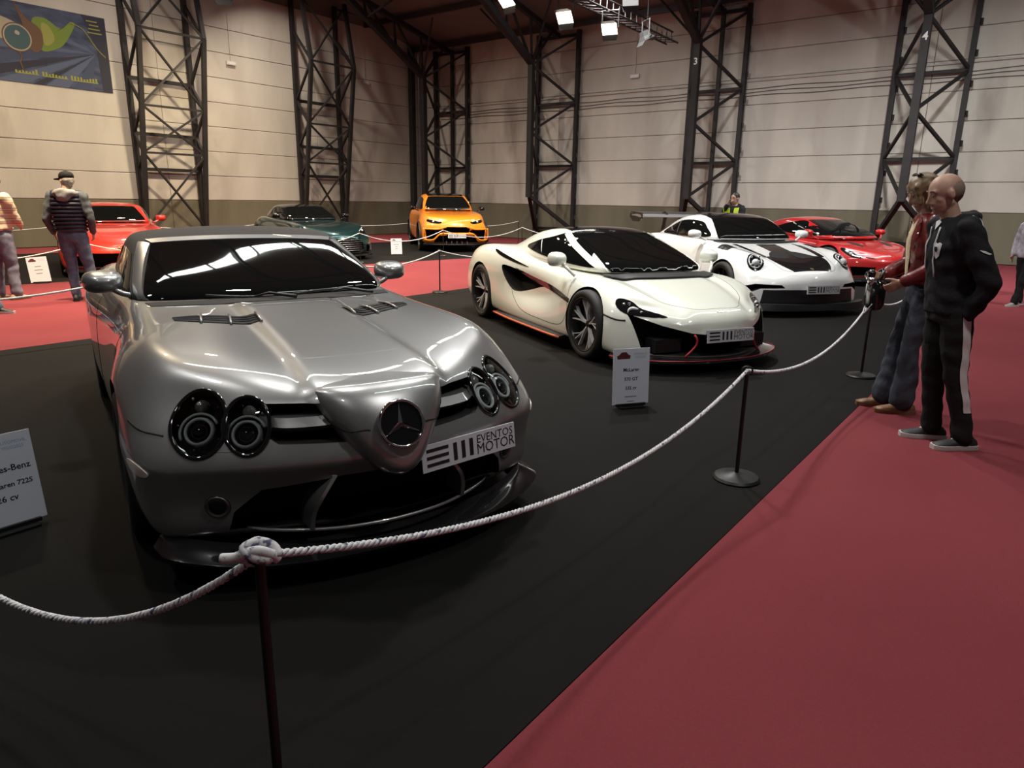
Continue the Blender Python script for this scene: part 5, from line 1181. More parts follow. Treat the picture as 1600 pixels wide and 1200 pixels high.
    if extra: extra(car, S, Gs)
    return car
FE = front_engine_tables()
GTW = [(-1.20, 1.0), (-1.40, 1.10), (-1.66, 1.19), (-2.0, 1.21), (-2.4, 1.16), (-2.75, 1.03), (-2.3, .985), (-1.6, .975)]
GTS = ([(-1.62, .49, 1.25), (-1.58, 0, 1.27)], [(-.90, .68, .925), (-.79, .35, .915), (-.77, 0, .91)])
GTM = ((-1.05, .94, 1.02), [(-1.0, .78, .93), (-1.02, .84, .95), (-1.04, .90, .98)])
LAMP_SLIM = [(.62, .58, .70), (.50, .70, .76), (.34, .80, .79), (.40, .86, .70), (.54, .80, .63), (.64, .68, .62)]
def red_extra(car, S, Gs):
    for s in (1, -1):
        ruled('bonnet_crease', S, [(-.6, s * .36, 1.0), (.3, s * .30, .9), (.6, s * .26, .8)], [(-.6, s * .345, 1.0), (.3, s * .285, .9), (.6, s * .245, .8)], M['red'], car, 14, 3, off=.006)
    MB().ball(S.snap((.97, 0, .55), .0), (.01, .03, .04), 10, 8).build('nose_badge', bpy.data.materials['gold_badge'], car, smooth=True)
simple_car('red_grand_tourer', 'bright red sports car on the left behind the man in the cap', (-7.74, 13.78), 31.9, scale_tab(FE, 1, 1.03, 1.0), M['red'], M['red'], 2.70, .345, LAMP_SLIM,
           ([[(.80, .40), (.52, .38), (.55, .20), (.78, .20)]], [[(.46, .44), (.42, .18)]]), GTW, GTS, GTM, .96, extra=red_extra, splitter=M['carbon'])
def green_extra(car, S, Gs):
    for k in range(6):
        z = .24 + .05 * k
        MB().tube(spline([(.86, -.5, z), (.93, -.25, z), (.95, 0, z), (.93, .25, z), (.86, .5, z)], 16), .008, 5).build('grille_bar', M['disc'], car, smooth=True)
    MB().tube(spline([(.70, .76, .16), (.78, .74, .36), (.76, .70, .40)], 10), .012, 6).build('intake_trim', M['chrome'], car, smooth=True)
    blob('bonnet_badge', S, [(.80, .08, .66), (.82, 0, .655), (.80, -.08, .66), (.79, 0, .665)], M['chrome'], car, n=14, rings=2, off=.004, skirt=0)
simple_car('green_grand_tourer', 'dark green sports car parked behind the silver roadster', (-4.68, 17.95), 36.5, scale_tab(FE, 1, 1.0, .99), M['green'], M['gloss_black'], 2.70, .35, [(.60, .56, .70), (.46, .68, .76), (.30, .78, .80), (.30, .84, .74), (.46, .80, .67), (.60, .68, .64)],
           ([[(.86, .36), (.68, .36), (.70, .18), (.84, .18)]], [[(.30, .52), (.56, .42), (.60, .26), (.50, .17)]]), GTW, GTS, GTM, .95, extra=green_extra, mirror_m=M['gloss_black'], splitter=M['carbon'])
def suv_extra(car, S, Gs):
    tr = M['orange']
    for s in (1, -1):
        for pts, r in (([(.80, .90, .66), (.88, .72, .655), (.96, .50, .66), (1.02, .30, .72)], .022), ([(.76, .92, .36), (.84, .80, .34), (.93, .66, .36), (1.0, .48, .52), (1.03, .30, .53), (1.035, 0, .53)], .026)):
            MB().tube(spline([(x, s * y, z) for x, y, z in pts], 16), r, 8).build('bumper_bar', tr, car, smooth=True)
        MB().tube(spline([(.80, s * .93, .68), (.78, s * .945, .5), (.76, s * .93, .36)], 8), .02, 8).build('bumper_edge', tr, car, smooth=True)
    for k in range(5):
        y = -.30 + .15 * k; MB().box((.93, y - .012, .22), (1.0, y + .012, .32)).build('diffuser_fin', M['disc'], car)
    ruled('roof_panel', Gs, [(-1.42, .56, 1.6), (-1.36, 0, 1.62), (-1.42, -.56, 1.6)], [(-3.0, .55, 1.6), (-3.0, 0, 1.62), (-3.0, -.55, 1.6)], M['gloss_black'], car, 13, 8, off=.006)
    for s in (1, -1):
        for x in (0, -3.0):
            a = [Vector((x + .46 * math.cos(t), s * (1.0 if x == 0 else 1.02), .37 + .46 * math.sin(t))) for t in np.linspace(-.2, PI + .2, 20)]
            MB().tube(a, .03, 6).build('arch_trim', M['black'], car, smooth=True)
simple_car('orange_suv', 'orange sport utility vehicle at the end of the far row', (-1.873, 21.415), 13.1, suv_tables(), M['orange'], M['orange'], 3.0, .385, [(.86, .42, .86), (.72, .62, .91), (.56, .80, .94), (.60, .84, .89), (.74, .70, .83), (.86, .50, .81)],
           ([[(.88, .64), (.50, .66), (.36, .60), (.50, .50), (.62, .36), (.84, .36)]], [[(.40, .72), (.36, .56)], [(.52, .48), (.66, .28)]]),
           [(-.98, 1.20), (-1.2, 1.36), (-1.45, 1.50), (-2.0, 1.56), (-2.6, 1.54), (-3.1, 1.42), (-3.35, 1.24), (-2.4, 1.19), (-1.5, 1.18)],
           ([(-1.38, .55, 1.57), (-1.33, 0, 1.6)], [(-.70, .77, 1.13), (-.60, .4, 1.12), (-.585, 0, 1.115)]), ((-.82, 1.06, 1.22), [(-.80, .90, 1.14), (-.81, .96, 1.16), (-.82, 1.02, 1.19)]), 1.0,
           extra=suv_extra, mirror_m=M['gloss_black'], plate=(1.06, 0, .47))
def red2_extra(car, S, Gs):
    for s in (1, -1):
        blob('bonnet_duct', S, [(.30, s * .30, .80), (.36, s * .40, .78), (.10, s * .46, .82), (.0, s * .38, .84)], M['void'], car, n=20, rings=2, off=.004)
        blob('air_slot', S, [(.82, s * .50, .56), (.74, s * .60, .585), (.70, s * .60, .60), (.80, s * .48, .575)], M['void'], car, n=16, rings=2, off=.004)
ME = scale_tab(mid_engine_tables(), 1.0, 1.01, 1.03)
simple_car('red_supercar', 'deep red low supercar half hidden behind the winged white coupe', (7.0, 14.25), 20.0, ME, M['red2'], M['red2'], 2.65, .345, [(.70, .64, .62), (.52, .72, .69), (.30, .80, .74), (.30, .86, .69), (.50, .84, .61), (.66, .76, .57)],
           ([[(.82, .36), (.46, .36), (.50, .20), (.78, .18)]], [[(.40, .30), (.42, .17)]]), [(-.30, .90), (-.5, 1.0), (-.72, 1.09), (-1.0, 1.14), (-1.35, 1.13), (-1.65, 1.06), (-1.85, .98), (-1.4, .92), (-.8, .88)],
           ([(-1.08, .46, 1.18), (-1.03, 0, 1.2)], [(-.05, .60, .83), (.03, .33, .81), (.06, 0, .80)]), ((-.48, .95, .95), [(-.36, .80, .82), (-.42, .88, .86), (-.46, .92, .91)]), .955, extra=red2_extra, splitter=M['carbon'], rimm=M['rim'])
# ------------------------------------------------------------------ people
def capsule(mb, p, rp, q, rq, seg=12):
    p = Vector(p); q = Vector(q); d = q - p; L_ = d.length
    if L_ < 1e-6: mb.ball(p, rp, seg, 8); return
    mt = Matrix.Translation(p) @ d.to_track_quat('Z', 'Y').to_matrix().to_4x4()
    prof = [(rp * math.sin(t), -rp * math.cos(t)) for t in np.linspace(.0, PI / 2, 5)] + [(rq * math.sin(t), L_ - rq * math.cos(t)) for t in np.linspace(PI / 2, PI, 5)]
    prof[0] = (1e-4, prof[0][1]); prof[-1] = (1e-4, prof[-1][1])
    mb.lathe(prof, seg, mt)
def chain(mb, pts):
    for (p, r), (q, s) in zip(pts[:-1], pts[1:]): capsule(mb, p, r, q, s)
def torso(mb, rings, seg=20):
    """rings: (x, y, z, rx, ry) from bottom to top"""
    v = []; n = len(rings)
    for x, y, z, rx, ry in rings:
        for k in range(seg):
            a = 2 * PI * k / seg; v.append(Vector((x + rx * math.copysign(abs(math.cos(a)) ** .85, math.cos(a)), y + ry * math.copysign(abs(math.sin(a)) ** .85, math.sin(a)), z)))
    f = [(i * seg + k, i * seg + (k + 1) % seg, (i + 1) * seg + (k + 1) % seg, (i + 1) * seg + k) for i in range(n - 1) for k in range(seg)]
    f += [tuple(range(seg - 1, -1, -1)), tuple((n - 1) * seg + k for k in range(seg))]
    mb.add(v, f)
def fuse(mb, name, voxel, material, parent, smooth_it=4, wrinkle=0.0, wscale=9.0):
    """one continuous skin around all the shapes collected in mb"""
    o = mb.build(name, None, None, fix=True)
    r = o.modifiers.new('r', 'REMESH'); r.mode = 'VOXEL'; r.voxel_size = voxel
    s = o.modifiers.new('s', 'SMOOTH'); s.iterations = smooth_it; s.factor = .5
    bpy.context.view_layer.update()
    me = bpy.data.meshes.new_from_object(o.evaluated_get(bpy.context.evaluated_depsgraph_get()))
    o.modifiers.clear(); o.data = me; me.name = name; me.materials.clear(); me.materials.append(material)
    if wrinkle:
        n_ = len(me.vertices); co = np.empty(n_ * 3, np.float32); no = np.empty(n_ * 3, np.float32); me.vertices.foreach_get('co', co); me.vertices.foreach_get('normal', no)
        co = co.reshape(-1, 3); no = no.reshape(-1, 3); x, y, z = co.T * wscale * 1.9
        h = np.sin(x * 1.3 + 1.7 * np.sin(z * .9 + y)) * np.cos(z * 2.1 + 1.3 * np.sin(y * 1.1)) + .5 * np.sin(z * 4.3 + 2 * np.sin(x * 1.9 + y * 2.3))
        me.vertices.foreach_set('co', (co + no * (wrinkle * .6 * h)[:, None]).ravel())
    me.polygons.foreach_set('use_smooth', [True] * len(me.polygons)); o.parent = parent
    return o
SKIN = mat('skin', (.47, .285, .21), .5); SKIN.node_tree.nodes['Principled BSDF'].inputs['Subsurface Weight'].default_value = .1; SKIN.node_tree.nodes['Principled BSDF'].inputs['Subsurface Radius'].default_value = (.02, .01, .006)
M['eye'] = mat('eye_white', (.6, .58, .55), .3); M['iris'] = mat('eye_dark', (.03, .02, .015), .2); M['lip'] = mat('lips', (.32, .13, .11), .5)
def cloth(name, c, rough=.85, var=1.25, scale=14): return noise_mix(mat(name, c, rough, spec=.25), tuple(x / var for x in c), tuple(x * var for x in c), scale, bump=.25, bscale=60)
def head_frame(k, base, yaw, pitch):
    return Matrix.Translation(base) @ Matrix.Rotation(yaw, 4, 'Z') @ Matrix.Rotation(pitch, 4, 'Y')
def add_head(mb, F_, k):
    """F_: frame at the head centre, +x is where the face looks"""
    def W(x, y, z): return F_ @ Vector((x * k, y * k, z * k))
    R3 = F_.to_3x3()
    mb.ball(W(-.012, 0, .025), (.098 * k, .077 * k, .092 * k), 20, 14, R3)
    mb.ball(W(.022, 0, -.045), (.066 * k, .060 * k, .078 * k), 18, 12, R3)
    capsule(mb, W(.045, 0, -.098), .026 * k, W(.058, 0, -.098), .024 * k)            # chin
    for s in (1, -1):
        capsule(mb, W(-.01, s * .044, -.06), .024 * k, W(.04, s * .024, -.094), .022 * k)  # jaw
        capsule(mb, W(.074, s * .012, .028), .012 * k, W(.066, s * .046, .026), .012 * k)  # brow
        capsule(mb, W(.052, s * .036, -.020), .020 * k, W(.045, s * .045, -.03), .017 * k)    # cheek
        mb.ball(W(-.010, s * .082, -.010), (.019 * k, .012 * k, .034 * k), 12, 10, R3)     # ear
        capsule(mb, W(.090, s * .008, -.040), .010 * k, W(.088, s * .014, -.042), .009 * k)
    capsule(mb, W(.080, 0, .012), .009 * k, W(.104, 0, -.032), .012 * k)              # nose
    capsule(mb, W(.076, -.016, -.068), .0085 * k, W(.076, .016, -.068), .0085 * k)    # lips
    capsule(mb, W(.073, -.014, -.079), .009 * k, W(.073, .014, -.079), .009 * k)
def face_details(F_, k, parent, brow_mat, lids=True):
    def W(x, y, z): return F_ @ Vector((x * k, y * k, z * k))
    for s in (1, -1):
        e = MB().ball(W(.066, s * .031, .006), .0125 * k, 12, 10).build('eye', M['eye'], parent, smooth=True)
        MB().ball(W(.0745, s * .032, .003), .0062 * k, 10, 8).build('iris', M['iris'], e, smooth=True)
        if lids: MB().ball(W(.0655, s * .031, .0085), (.0138 * k), 12, 10).build('eyelid', SKIN, e, smooth=True).scale = (1, 1, 1)
        MB().tube(spline([W(.084, s * .014, .030), W(.082, s * .034, .036), W(.070, s * .052, .028)], 8), [.003 * k, .005 * k, .0055 * k, .0055 * k, .005 * k, .0045 * k, .004 * k, .002 * k], 6).build('eyebrow', brow_mat, parent, smooth=True)
    MB().tube(spline([W(.0795, -.024, -.075), W(.0855, 0, -.0735), W(.0795, .024, -.075)], 9), .0028 * k, 6).build('mouth', M['lip'], parent, smooth=True)
def add_hand(mb, wrist, d, palm_n, k, curl=.5, thumb=1):
    """palm plus five bent fingers; d = pointing direction, palm_n = palm normal"""
    d = Vector(d).normalized(); n = Vector(palm_n); n = (n - d * n.dot(d)).normalized(); sd = d.cross(n)
    w_ = Vector(wrist)
    for t in (-.026, -.009, .009, .026): capsule(mb, w_ + sd * t * .6 * k, .017 * k, w_ + (d * .085 + sd * t) * k, .012 * k)
    for i, (t, ln) in enumerate(((-.028, .062), (-.009, .075), (.010, .070), (.029, .055))):
        p = w_ + (d * .088 + sd * t) * k; dd = d
        for j, fr in enumerate((.42, .32, .26)):
            dd = (Quaternion(sd, curl * (.6 + .3 * j)) @ dd).normalized(); q = p + dd * ln * fr * k; capsule(mb, p, (.0092 - .0006 * j) * k, q, (.0088 - .0008 * j) * k); p = q
    p = w_ + (d * .022 - sd * thumb * .024) * k; td = (d * .7 - sd * thumb * .65 + n * .2).normalized()
    for j, ln in enumerate((.035, .028, .022)):
        q = p + td * ln * k; capsule(mb, p, .0115 * k, q, .0095 * k); p = q; td = (td + d * .35).normalized()
def shoe(parent, ankle, yaw, k, upper, sole, L_=.28, name='shoe'):
    a = Vector(ankle); F_ = Matrix.Translation((a.x, a.y, 0)) @ Matrix.Rotation(yaw, 4, 'Z')
    secs = [(-.085, .028, .062), (-.05, .036, .095), (-.0, .038, .105), (.05, .041, .085), (.10, .047, .062), (.15, .048, .050), (.185, .038, .040), (.20, .02, .028)]
    sx = L_ / .285; v = []; n = 14
    for x, hw, h in secs:
        for j in range(n):
            t = 2 * PI * j / n; cz = math.sin(t); v.append(F_ @ Vector((x * sx * k, hw * k * math.cos(t), (.028 + (h - .028) * max(0, cz) - .008 * max(0, -cz)) * k)))
    f = [(i * n + j, i * n + (j + 1) % n, (i + 1) * n + (j + 1) % n, (i + 1) * n + j) for i in range(len(secs) - 1) for j in range(n)] + [tuple(range(n - 1, -1, -1)), tuple((len(secs) - 1) * n + j for j in range(n))]
    o = MB().add(v, f).build(name, upper, parent, smooth=True)
    v = []; m_ = len(secs)
    out = [(x - (.006 if i == 0 else 0) + (.008 if i == m_ - 1 else 0), hw + .005) for i, (x, hw, h) in enumerate(secs)]
    ring = [(x, w_) for x, w_ in out] + [(x, -w_) for x, w_ in out[::-1]]
    for z in (.0, .010, .030): v += [F_ @ Vector((x * sx * k, y * k * (.96 if z == 0 else 1), z * k)) for x, y in ring]
    N_ = len(ring); f = [(i * N_ + j, i * N_ + (j + 1) % N_, (i + 1) * N_ + (j + 1) % N_, (i + 1) * N_ + j) for i in range(2) for j in range(N_)] + [tuple(range(N_ - 1, -1, -1)), tuple(2 * N_ + j for j in range(N_))]
    MB().add(v, f).build('sole', sole, o, autosharp=40)
    return o
def person(label, loc, yaw, H=1.75, arms=None, legs=None, head=(0, 0), lean=0.0, build=1.0, top=None, trousers=None, shoes=None, hair=None, detail=True, hood=True, fine=.0078, group=None, hem=.86, flare=1.0, sleeve=1.0, hands=(True, True), headx=0.0, top_name='jacket', leg_name='trousers'):
    """x forward, y left. arms = ((elbow, wrist), (elbow, wrist)) for left and right in body metres at 1.75 m; legs = ((foot x, foot y, toe yaw), ...)"""
    k = H / 1.75; root = empty('person', loc, yaw); tag(root, label, 'person', group)
    vx = fine * 1.25 if detail else .018
    V_ = lambda x, y, z: Vector((x * k, y * k, z * k)); B = build
    arms = arms or (((.0, .27, 1.13), (.10, .25, .90)), ((.0, -.27, 1.13), (.10, -.25, .90)))
    legs = legs or ((.02, .10, .1), (-.02, -.10, -.1))
    lx = lean
    sh = [V_(lx * .9, .175 * B, 1.425), V_(lx * .9, -.175 * B, 1.425)]
    neck = V_(lx + headx * .3, 0, 1.50); hc = V_(lx + .035 + headx, 0, 1.635)
    # body, one skin
    mb = MB(); HF = head_frame(k, hc, head[0], head[1]); add_head(mb, HF, k)
    capsule(mb, neck - Vector((.01 * k, 0, .05 * k)), .062 * k, hc + Vector((-.025 * k, 0, -.06 * k)), .056 * k)
    torso(mb, [(0, 0, .88 * k, .10 * k * B, .14 * k * B), (lx * .3 * k, 0, 1.08 * k, .095 * k * B, .125 * k * B), (lx * .7 * k, 0, 1.28 * k, .11 * k * B, .145 * k * B), (lx * .9 * k, 0, 1.43 * k, .085 * k * B, .13 * k), (lx * k, 0, 1.50 * k, .05 * k, .055 * k)])
    knees = []; ank = []; hips = []
    for i, s in enumerate((1, -1)):
        fx, fy, ft = legs[i]; hip = V_(0, s * .09, .90); an = V_(fx, fy, .085); kn = hip.lerp(an, .5) + V_(.035, 0, 0)
        hips.append(hip); knees.append(kn); ank.append(an)
        chain(mb, [(hip, .085 * k * B), (kn, .055 * k), (an, .038 * k)])
        el, wr = Vector(arms[i][0]) * k, Vector(arms[i][1]) * k
        chain(mb, [(sh[i], .055 * k), (el, .042 * k), (wr, .029 * k)])
        if hands[i]: add_hand(mb, wr, wr - el, Vector((.2, -s, 0)), k, .5, s)
        capsule(mb, an, .035 * k, an + V_(.10 * math.cos(ft), .10 * math.sin(ft), -.055), .024 * k)
    body = fuse(mb, 'body', fine if detail else .017, SKIN, root, 3)
    if detail: face_details(HF, k, root, hair or M['iris'])
    # trousers
    mb = MB(); torso(mb, [(0, 0, .83 * k, .112 * k * B, .15 * k * B), (0, 0, .92 * k, .122 * k * B, .165 * k * B), (lx * .2 * k, 0, 1.02 * k, .110 * k * B, .145 * k * B)])
    for i in (0, 1):
        chain(mb, [(hips[i], .098 * k * B), (hips[i].lerp(knees[i], .5), .088 * k * B), (knees[i], .070 * k * B), (knees[i].lerp(ank[i], .6), .063 * k * flare), (Vector((ank[i].x + .015 * k, ank[i].y, max(.07 * k, .066 * k * flare + .014))), .066 * k * flare)])
    fuse(mb, leg_name, vx * 1.2, trousers, root, 3, .007 * k, 7)
    # upper garment
    mb = MB()
    torso(mb, [(0, 0, (hem + .0) * k, .130 * k * B, .172 * k * B), (lx * .15 * k, 0, .98 * k, .135 * k * B, .175 * k * B), (lx * .4 * k, 0, 1.12 * k, .128 * k * B, .165 * k * B), (lx * .75 * k, 0, 1.30 * k, .135 * k * B, .180 * k * B), (lx * .9 * k, 0, 1.42 * k, .105 * k * B, .165 * k * B), (lx * k, 0, 1.49 * k, .075 * k, .085 * k)])
    for i in (0, 1):
        el, wr = Vector(arms[i][0]) * k, Vector(arms[i][1]) * k
        chain(mb, [(sh[i], .078 * k * B), (el, .062 * k * sleeve), (el.lerp(wr, .9), .048 * k * sleeve)])
    if hood:
        for t in np.linspace(-1.9, 1.9, 9): mb.ball(V_(lx - .035 - .07 * math.cos(t), .092 * math.sin(t), 1.495 - .02 * abs(math.sin(t))), .047 * k, 12, 8)
    jk = fuse(mb, top_name, vx * 1.2, top, root, 3, .008 * k, 8)
    for i in (0, 1): shoe(root, ank[i] + V_(-.0, 0, 0), legs[i][2], k, shoes[0], shoes[1])
    root['k'] = k
    return root, HF, k, V_, jk
def surf_patch(target, name, outline, direction, material, parent, off=.006, n=24, rings=3, origin=None):
    """flat print thrown along a direction onto a garment"""
    me = target.data; bv = BVHTree.FromPolygons([tuple(v.co) for v in me.vertices], [tuple(p.vertices) for p in me.polygons])
    d = Vector(direction).normalized(); P = [Vector(p) for p in outline]; c = sum(P, Vector()) / len(P); G = []
    def hit(q):
        loc, nn, _, _ = bv.ray_cast(q - d * .6, d)
        return (loc - d * off) if loc else bv.find_nearest(q)[0] - d * off
    m_ = len(P)
    for r in range(rings):
        t = 1 - r / rings
        for p in P: G.append(hit(c.lerp(p, t)))
    G.append(hit(c)); f = []
    for r in range(rings - 1):
        for i in range(m_): f.append((r * m_ + i, r * m_ + (i + 1) % m_, (r + 1) * m_ + (i + 1) % m_, (r + 1) * m_ + i))
    for i in range(m_): f.append(((rings - 1) * m_ + i, (rings - 1) * m_ + (i + 1) % m_, m_ * rings))
    return meshobj(name, G, f, material, parent, smooth=True)
def hair_shell(HF, k, parent, material, parts, voxel=.010, name='hair', wr=.003):
    mb = MB()
    for it in parts:
        if it[0] == 'b': mb.ball(HF @ (Vector(it[1]) * k), tuple(r * k for r in it[2]), 18, 12, HF.to_3x3())
        else: capsule(mb, HF @ (Vector(it[1]) * k), it[2] * k, HF @ (Vector(it[3]) * k), it[4] * k)
    return fuse(mb, name, voxel, material, parent, 2, wr, 22)
M['c_black'] = cloth('black_sweat_cloth', (.012, .012, .015)); M['c_black2'] = cloth('black_track_cloth', (.011, .011, .012))
M['white_print'] = mat('white_print', (.62, .62, .62), .7); M['sole_white'] = mat('pale_sole', (.5, .49, .47), .7); M['shoe_black'] = mat('black_shoe', (.015, .015, .017), .6)
M['hair_grey'] = mat('cropped_grey_hair', (.22, .155, .125), .8); M['hair_blond'] = noise_mix(mat('dark_blond_hair', (.16, .10, .05), .5), (.10, .062, .032), (.27, .175, .09), 30, stretch=(1, 1, .12)); M['hair_dark'] = mat('dark_hair', (.02, .016, .014), .5)
M['leather'] = mat('dark_red_leather', (.14, .012, .012), .32, spec=.6); M['leather'] = noise_mix(M['leather'], (.10, .008, .009), (.17, .016, .015), 6, bump=.5, bscale=25)
M['jeans'] = cloth('grey_blue_jeans', (.050, .056, .072)); M['jeans2'] = cloth('washed_blue_jeans', (.10, .13, .185)); M['jeans3'] = cloth('pale_blue_jeans', (.17, .18, .24)); M['tan'] = mat('tan_leather', (.20, .095, .045), .5); M['knit'] = cloth('cream_knit', (.55, .46, .30))
def bald_man():
    r, HF, k, V_, jk = person('bald man in black hooded top and black track trousers with white side stripe', at_z(1478, 690, 0) + Vector((-.13, -.01, 0)), PI - .10, 1.68,
        arms=(((-.07, .27, 1.10), (-.02, .165, .885)), ((-.03, -.26, 1.10), (-.01, -.155, .885))), legs=((-.17, .11, .12), (-.07, -.10, -.1)), head=(-.05, .30), lean=.07, build=1.02, top=M['c_black'], trousers=M['c_black2'], shoes=(M['shoe_black'], M['sole_white']), hair=M['hair_grey'], hem=.88, headx=.05, top_name='hooded_top', leg_name='track_trousers', sleeve=1.0)
    hair_shell(HF, k, r, M['hair_grey'], [('b', (-.033, 0, .010), (.0835, .0800, .082)), ('c', (-.070, 0, -.03), .036, (-.05, 0, -.05), .032)], .007, 'cropped_hair', 0)
    # white stripe down the left leg, chest and sleeve prints, cords
    tr = [c for c in r.children if c.name.startswith('track_trousers')][0]
    st_ = [(-.01, .93), (-.03, .80), (-.055, .66), (-.07, .50), (-.115, .34), (-.135, .26)]
    out = [V_(x + .028, .5, z) for x, z in st_] + [V_(x - .028, .5, z) for x, z in st_[::-1]]
    me = tr.data; bv = BVHTree.FromPolygons([tuple(v.co) for v in me.vertices], [tuple(p.vertices) for p in me.polygons]); G = []
    P = spline([V_(x, .5, z) for x, z in st_], 24)
    for p in P:
        for j in range(4):
            q = p + Vector(((-.027 + .018 * j) * k, 0, 0)); loc = bv.ray_cast(q, Vector((0, -1, 0)))[0]; G.append((loc + Vector((0, .005, 0))) if loc else q - Vector((0, .35, 0)))
    meshobj('side_stripe', G, grid_faces(24, 4), M['white_print'], tr)
    em = [(-.035, .04), (-.015, .048), (0, .04), (.015, .048), (.035, .04), (.032, 0), (.018, -.035), (0, -.055), (-.018, -.035), (-.032, 0)]
    surf_patch(jk, 'chest_emblem', [V_(.6, .075 + y, 1.29 + z) for y, z in em], (-1, 0, 0), M['white_print'], r)
    surf_patch(jk, 'emblem_heart', [V_(.6, .075 + y * .35, 1.295 + z * .35) for y, z in em], (-1, 0, 0), M['c_black'], r, off=.009)
    surf_patch(jk, 'sleeve_print', [V_(.0 + x, .8, 1.29 + z) for x, z in ((-.035, -.004), (-.01, .004), (.005, .012), (.035, .016), (.02, .004), (.0, -.004), (-.02, -.010))], (0, -1, 0), M['white_print'], r)
    surf_patch(jk, 'shoulder_piping', [V_(x, .12 + y, 1.9) for x, y in ((.03, 0), (.035, .05), (.01, .11), (0, .11), (.022, .05), (.02, 0))], (0, 0, -1), M['white_print'], r)
    for s in (1, -1):
        a = V_(.10, s * .045, 1.44)
        bvj = BVHTree.FromPolygons([tuple(v.co) for v in jk.data.vertices], [tuple(p.vertices) for p in jk.data.polygons]); pts = []
        for z in np.linspace(1.43, 1.12 if s > 0 else 1.16, 10):
            loc = bvj.ray_cast(V_(.6, s * (.05 + .02 * (1.43 - z)), z), Vector((-1, 0, 0)))[0]
            if loc: pts.append(loc + Vector((.006, 0, 0)))
        MB().tube(pts, .0045, 6).build('hood_cord', M['white_print'], r, smooth=True)
    surf_patch(jk, 'undershirt', [V_(.5, y, 1.475 + z) for y, z in ((-.035, .02), (0, -.03), (.035, .02), (0, .035))], (-1, 0, -.1), M['white_print'], r)
    for c in r.children:
        if c.name.startswith('shoe'):
            pass
bald_man()
def woman():
    r, HF, k, V_, jk = person('woman in dark red leather jacket and flared grey jeans looking down', at_z(1412, 640, 0), PI - .25, 1.70,
        arms=(((.02, .27, 1.12), (.19, .17, 1.0)), ((.05, -.24, 1.12), (.27, -.10, 1.02))), legs=((.04, .10, .1), (.13, -.06, 0)), head=(.15, .45), lean=.03, build=.93, top=M['leather'], trousers=M['jeans'], shoes=(M['tan'], M['tan']), hair=M['hair_blond'], hood=False, hem=.98, flare=1.35, headx=.045, top_name='leather_jacket', leg_name='flared_jeans')
    hr = hair_shell(HF, k, r, M['hair_blond'], [('b', (-.02, 0, .045), (.108, .093, .088)), ('b', (-.055, 0, -.03), (.075, .088, .10)), ('c', (-.03, .078, .03), .032, (.01, .088, -.10), .026), ('c', (-.03, -.078, .03), .032, (.01, -.088, -.10), .026), ('c', (.045, .062, .06), .026, (.065, .074, -.06), .016), ('c', (.045, -.062, .06), .026, (.065, -.074, -.06), .016), ('c', (-.08, 0, -.05), .06, (-.07, 0, -.12), .05), ('c', (-.06, .06, -.06), .04, (-.05, .06, -.14), .03), ('c', (-.06, -.06, -.06), .04, (-.05, -.06, -.14), .03)], .009)
    W = lambda x, y, z: HF @ (Vector((x, y, z)) * k)
    sg = empty('sunglasses', (0, 0, 0)); sg.parent = r
    for s in (1, -1): MB().tube(spline([W(-.10, s * .072, .060), W(-.055, s * .088, .095), W(-.012, s * .074, .122)], 10), .0032, 6).build('glasses_temple', M['lens'], sg, smooth=True)
    MB().tube(spline([W(-.012, .074, .122), W(.004, .035, .136), W(.006, 0, .138), W(.004, -.035, .136), W(-.012, -.074, .122)], 14), .004, 6).build('glasses_frame', M['gloss_black'], sg, smooth=True)
    for s in (1, -1): MB().ball(W(-.002, s * .036, .133), (.018, .028, .010), 12, 8, HF.to_3x3()).build('glasses_lens', M['gloss_black'], sg, smooth=True)
    # open front with cream knit, lapel, studs
    surf_patch(jk, 'cream_top', [V_(.6, y, z) for y, z in ((-.07, 1.46), (0, 1.40), (.06, 1.47), (.055, 1.3), (.03, 1.1), (.015, .985), (-.02, .985), (-.04, 1.1), (-.065, 1.3))], (-1, 0, 0), M['knit'], r, off=.008, rings=4)
    for s in (1, -1):
        surf_patch(jk, 'jacket_lapel', [V_(.6, s * y, z) for y, z in ((.06, 1.47), (.10, 1.44), (.12, 1.34), (.06, 1.20), (.058, 1.32))], (-1, 0, 0), M['leather'], r, off=.014)
        for (y, z) in ((.10, 1.42), (.115, 1.345)):
            bv = BVHTree.FromPolygons([tuple(v.co) for v in jk.data.vertices], [tuple(p.vertices) for p in jk.data.polygons]); loc = bv.ray_cast(V_(.6, s * y, z), Vector((-1, 0, 0)))[0]
            if loc: MB().ball(loc + Vector((.016, 0, 0)), .009, 10, 8).build('stud', M['chrome'], r, smooth=True)
    # shoulder bag held in front
    o = r.matrix_basis @ V_(.31, -.06, .88)
    bag = empty('handbag', o, PI - .25); tag(bag, 'shiny black handbag held by the woman in red', 'bag')
    mb = MB(); V = []
    secs = [(-.11, .03, .14), (-.08, .055, .16), (0, .065, .17), (.08, .055, .16), (.11, .03, .14)]
    n = 16
    for y, hx, hz in secs:
        for j in range(n):
            t = 2 * PI * j / n; V.append(Vector((hx * math.copysign(abs(math.cos(t)) ** .6, math.cos(t)), y, hz * .72 * math.copysign(abs(math.sin(t)) ** .6, math.sin(t)))))
    f = [(i * n + j, i * n + (j + 1) % n, (i + 1) * n + (j + 1) % n, (i + 1) * n + j) for i in range(4) for j in range(n)] + [tuple(range(n)), tuple(4 * n + j for j in range(n))]
    MB().add(V, f).build('bag_body', M['gloss_black'], bag, smooth=True)
